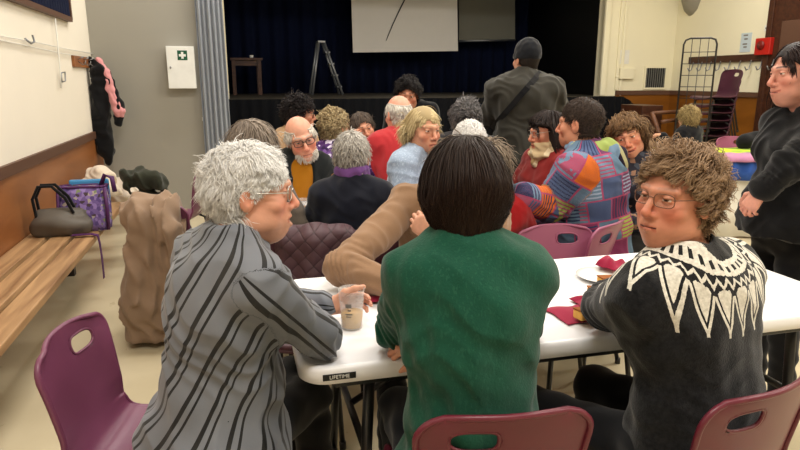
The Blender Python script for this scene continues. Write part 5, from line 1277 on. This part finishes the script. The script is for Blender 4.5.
# 18 man in the patchwork jacket
fa_ = dict(skin='c78f74', brow='2a1e18', nose=1.1)
sh_ = dict(n=2600, L=.032, fringe=.016, r=.0017, lift=.01, mess=.4, rise=.25, grav=.2, curl=.003, col=('1c1412', '54443a'))
P18 = dict(face=fa_, hair={'hair': sh_}, tops=[dict(name='patchwork_jacket', mat=M['patch'], inf=.028, collar=.066, cw=.02, fold=.004, crease=.004, coords=True, h=.006, hem=.08)])
W18, J18 = person('dark-haired man in a multicoloured patchwork jacket with a lime hood, turned away', dict(head=(579, 123, 3.15), hscale=1.04, yaw=146, twist=0, face=(141, 3, 0), lean=7, side=0, b=1.18, sh=1.20, s=1.12, hh=.003, sleeve=1.25, seed=181,
    arms=(None, dict(w=at(522, 196, Y=2.86), E=at(548, 206, Y=2.98), f=(-.9, .1, .05), d=(0, -.4, .9), c=.5))), P18)
o0, J = P18['o0'], J18; nk = J['nek']; B_ = -J['F2']; R2 = J['R2']; U_ = nv((0, 0, 1))
S = Shape(); S.add(ring(nk+nv((0, 0, .028))+B_*.012, .086, .032), 0); S.add(ell(nk+B_*.085-U_*.035, (.085, .085, .10)), .05); S.add(cone(nk+R2*.08+U_*.02, nk+R2*.05+J['F2']*.10-U_*.05, .035, .03), .03)
S.add(cone(nk-R2*.08+U_*.02, nk-R2*.05+J['F2']*.10-U_*.05, .035, .03), .03); S.sub(ell(nk+U_*.10, (.07, .07, .08)), .02); S.wob(waves(.004, 45, 8))
hood_m = floral_mat('hood_patches', [(0, '93a35a'), (.45, 'a7b765'), (.68, '6d86a0'), (.86, 'c4c08c')], 11)
blob('hood', S, .006, hood_m, W18, o0)
S = Shape(); S.add(ell(nk+B_*.150-U_*.075+R2*.03, (.055, .055, .095))); S.wob(waves(.004, 45, 9))
m_, nt_, b_s = base_mat('hood_stripes', .9, .15); tc = nt_.nodes.new('ShaderNodeTexCoord'); sp = nt_.nodes.new('ShaderNodeSeparateXYZ'); nt_.links.new(tc.outputs['Object'], sp.inputs[0]); E.nt = nt_
st_ = E.op('FRACT', (E(sp.outputs[0])*.8+E(sp.outputs[2])*.35)*28.0); nt_.links.new(mixc(nt_, st_ > .55, '2a2230', 'a9a37c'), b_s.inputs['Base Color'])
blob('hood_lining', S, .006, m_, W18, o0, label='dark striped fold of the hood')
# 19 smiling woman leaning her head
fa_ = dict(skin='d69c80', brow='5a4030', smile=1.0, lips=.9, open=.3, blush=1.2)
wv = dict(n=2600, L=.13, fringe=.022, r=.0019, lift=.08, sideback=.015, clump=.6, mess=.4, rise=.4, grav=.25, curl=.010, cfreq=1.6, col=('3d291d', 'a5825c'), facegap=.056, seg=10, neckr=.075, minz=-.17)
P19 = dict(face=fa_, hair={'hair': wv}, tops=[dict(name='patterned_scarf_top', mat=floral_mat('dark_print', [(0, '2b2a33'), (.6, '454a55'), (.85, '8f6c57')], 40), inf=.02, collar=.07, cw=.02, rolls=2, h=.009)])
W19, J19 = person('smiling woman with wavy brown hair, head tilted beside the patchwork jacket', dict(head=(628, 136, 3.55), yaw=225, face=(246, 6, -20), lean=6, side=4, fem=True, hh=.003, h=.009, seed=191), P19)
# 20 standing woman in black
fa_ = dict(w=.97, skin='cf9886', brow='2a1b18', smile=.8, lips=.6, nose=1.05, fat=.4)
lg = dict(n=3200, L=.30, fringe=.020, r=.0020, lift=.06, sideback=.010, mess=.08, rise=.15, grav=.5, wig=.04, col=('130c0d', '33221f'), part=0.0, facegap=.062, seg=12, minz=-.30, neckr=.085, sideL=.26, line=([-.12, -.06, -.03, .0, .03, .06, .085], [-.07, -.065, -.045, .0, .03, .06, .078]))
P20 = dict(face=fa_, hair={'hair': lg}, legs=M['dark_trousers'], tops=[dict(name='black_jumper', mat=fabric('black_jumper', '0b0b0d', .2, 10, 160, .5), inf=.024, collar=.062, ext=.05, fold=.006, crease=.006, h=.0065, sleeve=.95)])
W20, J20 = person('smiling woman standing at the right edge in a black jumper and black trousers', dict(head=(796, 72, 2.62), yaw=186, face=(184, 6, 0), stand=True, lean=-2, hf=.085, b=.94, bd=.84, sh=.90, fem=True, nl=1.36, belly=.6, hh=.0026, h=.0065, sleeve=1.05, seed=201, htr=.009,
    arms=(dict(w=at(766, 188, Y=2.72), E=at(790, 165, Y=2.85), f=(-.5, -.2, -.8), d=(-.4, .8, .2), c=.4), dict(w=at(762, 190, Y=2.46), E=at(786, 168, Y=2.42), f=(-.45, .1, -.85), d=(-.75, -.55, .2), c=.45))), P20)
# 21 child by the chair stack
P21 = dict(face=dict(skin='d0a184'), hair={'hair': dict(n=900, L=.07, r=.004, lift=.16, mess=.5, rise=.5, grav=.2, curl=.005, col=('5d4a2c', 'c6ae78'))}, legs=M['dark_trousers'], tops=[dict(name='black_top', mat=M['black_cloth'], inf=.016, h=.011, ext=.05)])
W21, J21 = person('small child with light curly hair in a black top, near the chair stack', dict(head=(688, 118, 6.1), yaw=120, face=(105, 6, 0), stand=True, s=.72, b=.85, lean=4, hscale=.93, hh=.0045, h=.010, seed=211, hipz=.60, sh=.9,
    arms=(None, dict(w=at(662, 135, Y=6.0), pole=(-.3, -.3, -1), f=(-1, .1, .1), d=(0, 0, 1), c=.5))), P21)
# ---------------------------------------------------------------- chairs under and between the people
def seat_for(kind, J, yaw, label, off=0.0, group='plastic chairs at the tables'):
    p = J['pel']+fdir(yaw)*(.035+off)+nv((.035, 0, 0)); return chair(kind, p[0], p[1], yaw, label, group)
seat_for('maroon', J2, 98, 'maroon plastic chair under the woman in the green sweater', .065)
def put_back(kind, px, py, Y, yaw, label, z=.795, side=0):
    p = at(px, py, Y=Y); f = fdir(yaw); r = nv((f[1], -f[0], 0)); q = nv((p.x, p.y, 0))+f*.245+r*side; return chair(kind, q[0], q[1], yaw, label, 'plastic chairs at the tables')
put_back('plum', 62, 330, 1.57, 2, 'purple plastic chair at the left, its back showing past the striped shirt')
put_back('maroon', 777, 374, 1.235, 116, 'maroon plastic chair behind the woman in the nordic sweater, lower right')
put_back('rose', 553, 224, 2.80, 282, 'empty rose plastic chair facing the camera, across the table right of the green sweater')
put_back('rose', 616, 212, 2.85, 138, 'rose plastic chair whose slanted back is behind the man in patchwork')
put_back('plum', 206, 165, 4.6, 178, 'plum chair seen edge on against the grey partition')
put_back('rose', 733, 128, 7.4, 270, 'pink plastic chair behind the far table with the lime cloth')
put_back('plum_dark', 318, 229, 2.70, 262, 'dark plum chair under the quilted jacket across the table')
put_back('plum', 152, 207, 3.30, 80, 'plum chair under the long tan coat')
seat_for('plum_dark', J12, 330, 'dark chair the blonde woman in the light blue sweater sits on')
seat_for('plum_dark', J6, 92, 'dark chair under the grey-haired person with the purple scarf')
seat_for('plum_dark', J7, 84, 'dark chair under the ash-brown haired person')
# tables further back
table(1.0, .62, hall(.44, 3.57, 0), HA, 'white folding table in front of the bearded man, a cup on it')
# far table under a cloth
q = [at(640, 148, z=.745), at(757, 140, z=.745), at(757, 166, z=.745)]
ft = empty('folding_table', Vector((2.75, 6.05, 0)), 0); tag(ft, 'long white table at the far right with paper hanging down its front', 'table'); O = Vector(ft.location)
mb = MB(); mb.box((2.85, 6.05, .725), (1.9, .80, .035)); mb.build('tabletop', M['white_plastic'], ft, O, bevel=.01)
for sx in (1.98, 3.7):
    for sy in (5.75, 6.35): mb = MB(); mb.tube([(sx, sy, .71), (sx, sy, 0)], .018, 8); mb.build('leg', M['black_metal'], ft, O)
mb = MB()
for j, (yy, zz) in enumerate([(6.4, .7445), (5.64, .7445), (5.635, .74), (5.63, .70), (5.60, .35), (5.60, .03)]): pass
rows = []
for yy, zz in [(6.44, .7455), (6.0, .7455), (5.645, .7455), (5.635, .735), (5.63, .60), (5.62, .3), (5.62, .02)]:
    rows.append([Vector((1.9+1.9*i/40, yy-(.012*math.sin(i*1.1) if zz < .7 else 0), zz)) for i in range(41)])
mb.add([p for r in rows for p in r], [(j*41+i, j*41+i+1, (j+1)*41+i+1, (j+1)*41+i) for j in range(6) for i in range(40)])
tag(mb.build('paper_tablecloth', M['paper'], solid=.003, origin=(2.85, 6.05, .745)), 'white paper cloth hanging to the floor from the far right table', 'tablecloth')
lime = floral_mat('lime_print', [(0, 'b9cf3c'), (.6, 'd2de4a'), (.82, '93b04a'), (.93, 'e6e9c0')], 9)
def drape(name, x0, x1, y0, y1, z, mat, label, cat, hang=0, amp=.008, yf=5.60):
    rows = []; prof = [(y1, z), ((y0+y1)/2, z), (y0, z)]
    if hang: prof += [(yf, z-.01), (yf-.005, z-hang*.5), (yf-.01, z-hang)]
    for yy, zz in prof: rows.append([Vector((x0+(x1-x0)*i/30, yy-(.012*math.sin(i*.9) if zz < z else 0), zz+(amp*math.sin(i*.8+yy*9)*.5+amp*.5 if zz >= z else 0))) for i in range(31)])
    n = len(rows); mb = MB(); mb.add([p for r in rows for p in r], [(j*31+i, j*31+i+1, (j+1)*31+i+1, (j+1)*31+i) for j in range(n-1) for i in range(30)])
    return tag(mb.build(name, mat, solid=.008, origin=((x0+x1)/2, (y0+y1)/2, z)), label, cat)
drape('lime_cloth', 2.62, 3.75, 5.98, 6.42, .758, lime, 'lime green patterned cloth spread on the far right table', 'cloth')
drape('blue_cloth', 2.98, 3.6, 5.63, 5.72, .757, fabric('blue_cloth', '2c4f9a', .2, 6, 120, .3), 'blue cloth hanging over the front of the far right table', 'cloth', .20, .006, 5.575)
drape('pink_cloth', 2.92, 3.55, 5.635, 5.80, .778, fabric('mauve_cloth', 'b07a9c', .2, 6, 120, .3), 'mauve cloth folded along the front edge of the far right table', 'cloth', .05, .006, 5.55)
S = Shape(); p = at(750, 123, Y=6.35); S.add(ell((p.x, p.y, .83), (.13, .09, .075))); S.add(ell((p.x+.12, p.y, .86), (.1, .08, .09)), .04); S.wob(waves(.012, 25, 4)); V, Q = S.mesh(.012); tag(np_mesh('black_bag', [(V, Q, None, 0)], [M['black_cloth']], origin=(p.x, p.y, .77)), 'black bundle on the far right table beside the standing woman', 'bag')
# the child's red toy
S = Shape(); p = at(645, 133, Y=5.95); S.add(ell((p.x, p.y, p.z), (.045, .04, .06))); S.add(ell((p.x+.03, p.y, p.z+.06), (.03, .03, .04)), .02)
# ---------------------------------------------------------------- cups
def cup(loc, s, label, fill, prints=True):
    o = empty('plastic_cup', loc); tag(o, label, 'cup', 'frosted plastic cups'); h, r0, r1 = .118*s, .030*s, .0385*s
    mb = MB(); mb.lathe([(0, .0), (r0, .0), (r0+.001, .004), (r1, h), (r1+.0012, h+.001), (r1-.0012, h), (r0-.0012, .005), (0, .005)], (0, 0, 0), 32); mb.build('wall', M['cup'], o)
    if fill: mb = MB(); f = fill; mb.lathe([(0, .0056), (r0-.0016, .0056), (r0+(r1-r0)*f-.0016, h*f), (0, h*f)], (0, 0, 0), 32); mb.build('beer', M['beer'], o)
    if prints:
        mb = MB()
        for (ang, z, w, hh_) in ((-100, .078, .018, .012), (-97, .064, .010, .005), (-100, .052, .022, .004), (-101, .044, .016, .003)):
            z *= s; r = r0+(r1-r0)*z/h+.0006; hw = w*s/2/r; rows = []
            for zz in (z-hh_*s/2, z+hh_*s/2): rows.append([Vector((r*math.cos(math.radians(ang)+hw*t), r*math.sin(math.radians(ang)+hw*t), zz)) for t in (-1, -.5, 0, .5, 1)])
            mb.add(rows[0]+rows[1], [(i, i+1, 6+i, 5+i) for i in range(4)], 0, False)
        mb.build('printed_mark', M['print'], o)
    return o
c1 = at(352, 327, z=.742)
cup((c1.x, c1.y, .7415), 1.0, 'frosted plastic cup of pale beer held at the corner of the near table', .42)
c2 = at(303, 222, z=.742); cup((c2.x, c2.y, .7415), 1.0, 'frosted plastic cup standing in front of the bearded man', 0)
c3 = at(391, 166, z=.742); 
# plate, cake, napkins
pp = at(604, 277, z=.745); pl = empty('plate', (pp.x, pp.y, .7415)); tag(pl, 'white paper plate with a slice of cake at the far edge of the near table', 'plate')
mb = MB(); mb.lathe([(0, .0), (.062, .0), (.075, .004), (.100, .012), (.101, .0135), (.075, .0065), (.062, .003), (0, .003)], (0, 0, 0), 40); mb.build('dish', M['china'], pl)
def cake(x, y, z, label, size=(.07, .035, .03), rz=.3, wedge=True):
    o = empty('cake_slice', (x, y, z), rz); tag(o, label, 'cake', 'cake pieces on the near table'); a, b_, h = size
    mb = MB(); mb.prism([(-a/2, 0), (a/2, 0), (a/2, h*.75), (-a/2, h)], b_, lambda X, Y_, Z_: Vector((X, Y_-b_/2, Z_))); mb.build('crumb', M['cake'], o, bevel=.005)
    mb = MB(); mb.prism([(-a/2-.001, h), (a/2+.001, h*.75), (a/2+.001, h*.75+.005), (-a/2-.001, h+.005)], b_+.002, lambda X, Y_, Z_: Vector((X, Y_-b_/2-.001, Z_))); mb.build('crust', M['crust'], o, bevel=.002)
    return o
a = at(609, 278, z=.76); cake(a.x, a.y, .7455, 'pale slice of cake on the white plate', (.075, .04, .018), .25)
a = at(597, 290, z=.75); cake(a.x, a.y, .7415, 'small piece of browned cake on the table in front of the plate', (.06, .035, .016), .1)
a = at(584, 316, z=.76); cake(a.x, a.y, .7535, 'yellow piece of sponge cake on the crumpled burgundy napkin', (.055, .04, .028), .5)
def napkin(x, y, z, rx, ry, amp, label, seed, rz=0):
    w_ = waves(1, 26, seed); w2 = waves(1, 60, seed+1); n = 36; V_ = []
    for j in range(n+1):
        for i in range(n+1):
            u, v = -1+2*i/n, -1+2*j/n; X, Y_ = u*rx, v*ry; e = max(abs(u), abs(v)); q = w_(X, Y_, seed*.1); Zc = amp*(.5+.33*abs(q)+.18*w2(X, Y_, 0))*(1-.75*e**3)
            sh = 1+.10*w_(X*1.5, Y_*1.5, 2.0); c_, s_ = math.cos(rz), math.sin(rz); V_.append(Vector((X*sh*c_-Y_*sh*s_, X*sh*s_+Y_*sh*c_, max(Zc, .001))))
    mb = MB(); mb.add(V_, [(j*(n+1)+i, j*(n+1)+i+1, (j+1)*(n+1)+i+1, (j+1)*(n+1)+i) for j in range(n) for i in range(n)])
    return tag(mb.build('paper_napkin', M['napkin'], solid=.0015, loc=(x, y, z)), label, 'napkin', 'burgundy napkins')
a = at(578, 313, z=.742); napkin(a.x, a.y, .742, .085, .065, .010, 'crumpled burgundy napkin lying flat under a piece of cake', 3, .4)
a = at(591, 304, z=.742); napkin(a.x, a.y, .742, .05, .045, .03, 'bunched burgundy napkin between the flat napkin and the small cake', 8, .2)
a = at(613, 268, z=.76); napkin(a.x+.0, a.y+.02, .756, .042, .042, .05, 'bunched pink-red napkin on the white plate', 5, .9)
a = at(371, 303, z=.742); napkin(a.x, a.y+.02, .742, .05, .03, .022, 'dark red napkin behind the cup of beer', 12, .2)
# ---------------------------------------------------------------- coats and bags
def cloth_shape(name, S, h, mat, label, cat, org, **k):
    V, Q = S.mesh(h); o = np_mesh(name, [(V, Q, None, 0)], [mat], origin=org); return tag(o, label, cat)
def hang(px, py, Y): return V3(at(px, py, Y=Y))
# black jacket and pink scarf on the rack
def onw(px, py, du=.10): return V3(on_v(px+6, py, 6.98-du*.35))
S = Shape(); S.add(cone(onw(84, 60, .06), onw(92, 68, .10), .035, .06)); S.add(cone(onw(94, 72, .12), onw(99, 150, .14), .075, .085), .06); S.add(cone(onw(98, 76, .12), onw(113, 104, .16), .06, .05), .05); S.add(cone(onw(113, 104, .16), onw(112, 122, .16), .055, .045), .04)
S.add(cone(onw(99, 145, .14), onw(103, 160, .13), .07, .045), .05); S.add(cone(onw(90, 75, .08), onw(92, 140, .08), .05, .06), .05)
S.wob(folds(.018, 32, 6, unit((.5, .86, .05)), .6)); S.wob(waves(.006, 30, 5))
cloth_shape('jacket', S, .011, M['black_cloth'], 'black jacket hanging from the coat rack in the left corner', 'jacket', onw(98, 100, .1))
S = Shape(); S.add(cone(onw(93, 60, .12), onw(99, 74, .17), .03, .045)); S.add(cone(onw(99, 74, .18), onw(113, 112, .20), .045, .06), .03); S.wob(folds(.009, 60, 8, unit((.7, .6, .2)), .5)); S.wob(waves(.004, 40, 5))
cloth_shape('scarf', S, .009, M['pink_cloth'], 'pink woollen scarf hanging over the black jacket', 'scarf', onw(103, 80, .15))
# tan coat on a chair
S = Shape(); tY = 3.28
S.add(cone(hang(140, 212, tY), hang(166, 208, tY), .075, .07)); S.add(cone(hang(143, 215, tY-.03), hang(150, 300, tY-.03), .09, .13), .08); S.add(cone(hang(165, 215, tY), hang(176, 285, tY), .08, .13), .08); S.add(cone(hang(146, 300, tY-.02), hang(146, 331, tY-.02), .12, .115), .08)
S.add(cone(hang(160, 300, tY), hang(166, 325, tY), .14, .11), .08); S.add(cone(hang(141, 222, tY-.07), hang(137, 240, tY-.1), .06, .035), .04); S.add(cone(hang(152, 204, tY-.03), hang(172, 230, tY-.10), .04, .045), .03); S.add(cone(hang(172, 230, tY-.10), hang(182, 265, tY-.08), .05, .055), .03)
S.wob(folds(.024, 34, 7, unit((.95, .3, .12)), .9)); S.wob(waves(.010, 30, 6)); S.clip((0, 0, .035), (0, 0, -1))
cloth_shape('coat', S, .010, M['tan_coat'], 'long tan coat draped over a chair beside the bench', 'coat', hang(155, 330, tY)*nv((1, 1, 0)))
# quilted jacket on the chair across the table
S = Shape(); jY = 2.66
S.add(cone(hang(290, 240, jY), hang(346, 238, jY), .055, .05)); S.add(cone(hang(290, 240, jY), hang(288, 300, jY-.03), .055, .06), .05); S.add(cone(hang(318, 245, jY-.02), hang(318, 300, jY-.05), .085, .09), .06); S.add(cone(hang(342, 240, jY), hang(344, 300, jY-.02), .055, .06), .05); S.add(cone(hang(342, 236, jY-.01), hang(354, 256, jY-.02), .045, .05), .04)
S.wob(waves(.005, 30, 6)); cloth_shape('jacket', S, .009, M['quilt'], 'dark plum quilted jacket hung over the chair across the table', 'jacket', hang(318, 290, jY))
# things on the bench
def bv_(u, v, z): return V3(hall(u, v, z))
bu = -1.20; zb = .45
# grey handbag
vb = to_uv(at(62, 232, z=.47)); print('bag uv', vb)
hb_ = empty('handbag', hall(vb[0], vb[1], .45)); tag(hb_, 'grey leather handbag with black straps on the slatted bench', 'bag'); O = Vector(hb_.location); u0, v0 = vb[0], vb[1]
S = Shape(); S.add(ell(bv_(u0, v0, .53), (.17, .10, .075), np.array(HR).T)); S.add(cone(bv_(u0-.13, v0, .50), bv_(u0+.13, v0, .50), .055), .04); S.add(cone(bv_(u0-.12, v0+.02, .60), bv_(u0+.12, v0+.02, .59), .03), .05); S.clip((0, 0, .452), (0, 0, -1)); S.wob(waves(.006, 30, 4)); V, Q = S.mesh(.008); np_mesh('bag_body', [(V, Q, None, 0)], [M['grey_bag']], hb_, O)
for dv in (-.03, .05):
    mb = MB(); mb.tube([hall(u0-.13, v0+dv, .58), hall(u0-.14, v0+dv, .70), hall(u0-.10, v0+dv, .78), hall(u0-.02, v0+dv, .78), hall(u0+.05, v0+dv, .70), hall(u0+.09, v0+dv, .60)], .010, 8); mb.build('strap', M['black_cloth'], hb_, O)
# printed shopping bag
vb = to_uv(at(97, 228, z=.46)); u0, v0 = vb[0]-.06, vb[1]+.02
sb = empty('shopping_bag', hall(u0, v0, .45)); tag(sb, 'purple and blue printed shopping bag standing on the bench behind the handbag', 'bag'); O = Vector(sb.location)
mb = MB(); w_, d_, h_ = .30, .17, .34; rows = []
for k, (z, sx, sy) in enumerate(((.452, .92, .92), (.50, 1, 1), (.60, 1.02, 1.0), (.70, .98, .8), (.75, .95, .6))):
    ring_ = []
    for i in range(40):
        t = 2*PI*i/40; c_, s_ = math.cos(t), math.sin(t); x = w_/2*sx*math.copysign(abs(c_)**.35, c_); y = d_/2*sy*math.copysign(abs(s_)**.35, s_); x += .008*math.sin(i*1.7+k); y += .008*math.sin(i*2.3+k*2); ring_.append(hall(u0+x, v0+y, z))
    rows.append(ring_)
mb.rings(rows, 0, True); mb.build('bag_body', M['bag_print'], sb, O)
mb = MB(); mb.tube([p+Vector((0, 0, .0)) for p in rows[-1]], .009, 6, closed=True); mb.tube([hall(u0+.145, v0-.085, .46), hall(u0+.15, v0-.085, .60), hall(u0+.142, v0-.066, .745)], .012, 6); mb.tube([hall(u0-.145, v0-.085, .46), hall(u0-.15, v0-.085, .60), hall(u0-.142, v0-.066, .745)], .010, 6); mb.build('purple_trim', M['purple_trim'], sb, O)
mb = MB(); hbox(mb, u0-.10, u0+.15, v0+.05, v0+.085, .62, .785); mb.build('blue_panel', M['bag_blue'], sb, O, bevel=.012)
mb = MB(); mb.tube([hall(u0+.11, v0+.0, .75), hall(u0+.14, v0-.0, .82), hall(u0+.18, v0+.02, .80), hall(u0+.19, v0+.02, .70)], .016, 8); mb.build('handle', M['purple_trim'], sb, O)
# hanging strap over the bench edge
q = at(96, 235, z=.46); qu, qv, _ = to_uv(q); st0 = hall(-.895, qv, .4)
mb = MB(); rr = []
for (u, z) in ((-1.05, .465), (-.93, .466), (-.895, .455), (-.888, .40), (-.885, .30), (-.886, .16)): rr.append([hall(u, qv-.018, z), hall(u, qv+.018, z), hall(u+.005, qv+.018, z+.005), hall(u+.005, qv-.018, z+.005)])
mb.rings(rr, 0, True, smooth=False); tag(mb.build('strap', M['purple_trim'], origin=st0), 'dark purple strap hanging down over the front edge of the bench', 'strap')
# cream hat/jacket heap, green jacket, black pouch
def heap(name, blobs, amp, h, mat, label, cat, zmin=.452, seed=3):
    S = Shape()
    for i, (c_, r_) in enumerate(blobs): S.add(ell(c_, r_), .05 if i else 0)
    S.wob(waves(amp*1.5, 24, seed)); S.wob(folds(amp*1.2, 42, seed, unit((.6, .3, .7)), .8)); S.clip((0, 0, zmin), (0, 0, -1)); return cloth_shape(name, S, h, mat, label, cat, nv(blobs[0][0]))
pa = V3(on_u(99, 176, -1.16)); pa2 = V3(on_u(118, 190, -1.12)); pa3 = V3(on_u(131, 205, -1.0)); pg = V3(on_u(140, 178, -1.15)); pb = V3(on_u(121, 206, -1.02))
heap('knitted_hat', [(pa+nv((0, 0, -.03)), (.13, .14, .12)), (pa+nv((.06, -.04, -.13)), (.13, .12, .10))], .008, .010, M['cream_knit'], 'cream knitted hat on the heap of clothes at the end of the bench', 'hat')
heap('jacket', [(pa2+nv((.06, .02, -.02)), (.19, .20, .13)), (pa3+nv((0, .1, -.02)), (.12, .14, .06)), (pa3+nv((.06, .05, -.07)), (.06, .12, .06)), (pa2+nv((.02, .05, -.12)), (.16, .18, .08))], .010, .010, fabric('cream_jacket', 'cfc3b4', .1, 8, 150, .4), 'cream jacket spread over the far end of the bench', 'jacket', .3)
heap('jacket', [(V3(on_v(141, 178, 5.5)), (.17, .12, .08)), (V3(on_v(156, 183, 5.5)), (.10, .10, .07)), (V3(on_v(150, 200, 5.52)), (.13, .07, .14)), (V3(on_v(153, 222, 5.52)), (.06, .05, .16))], .016, .011, M['dark_green'], 'dark green jacket hanging off the end of the bench behind the cream one', 'jacket', .12)
heap('pouch', [(pb+nv((0, 0, -.03)), (.09, .09, .07)), (pb+nv((.05, -.03, -.07)), (.07, .07, .06))], .006, .009, M['black_cloth'], 'small black pouch on the bench right of the printed bag', 'pouch')
# ---------------------------------------------------------------- light and camera
def lamp(u, v, z, su, sv, e, col=(1, .955, .88)):
    l = bpy.data.lights.new('ceiling_light', 'AREA'); l.shape = 'RECTANGLE'; l.size = su; l.size_y = sv; l.energy = e; l.color = col
    o = bpy.data.objects.new('ceiling_light', l); C.objects.link(o); o.location = hall(u, v, z); o.rotation_euler = (0, 0, HA); return o
for u in (.2, 3.0, 5.6):
    for v in (.2, 3.4, 6.6): lamp(u, v, CEIL-.05, 1.3, .5, 62 if v < 5 else 50)
w = bpy.data.worlds.new('hall_air'); bpy.context.scene.world = w; w.use_nodes = True; w.node_tree.nodes['Background'].inputs[0].default_value = (.9, .88, .85, 1); w.node_tree.nodes['Background'].inputs[1].default_value = .05
cam = bpy.data.cameras.new('camera'); co = bpy.data.objects.new('camera', cam); C.objects.link(co); co.location = (0, 0, CAM_H); co.rotation_euler = (PI/2-PITCH, 0, 0); cam.sensor_width = 36; cam.lens = FPX/800*36; cam.clip_start = .05
sc = bpy.context.scene; sc.camera = co
sc.view_settings.view_transform = 'Standard'; sc.view_settings.look = 'None'; sc.view_settings.exposure = 0.25; sc.view_settings.gamma = 1.0; sc.view_settings.use_curve_mapping = False
sc.cycles.max_bounces = 6; sc.cycles.transparent_max_bounces = 12
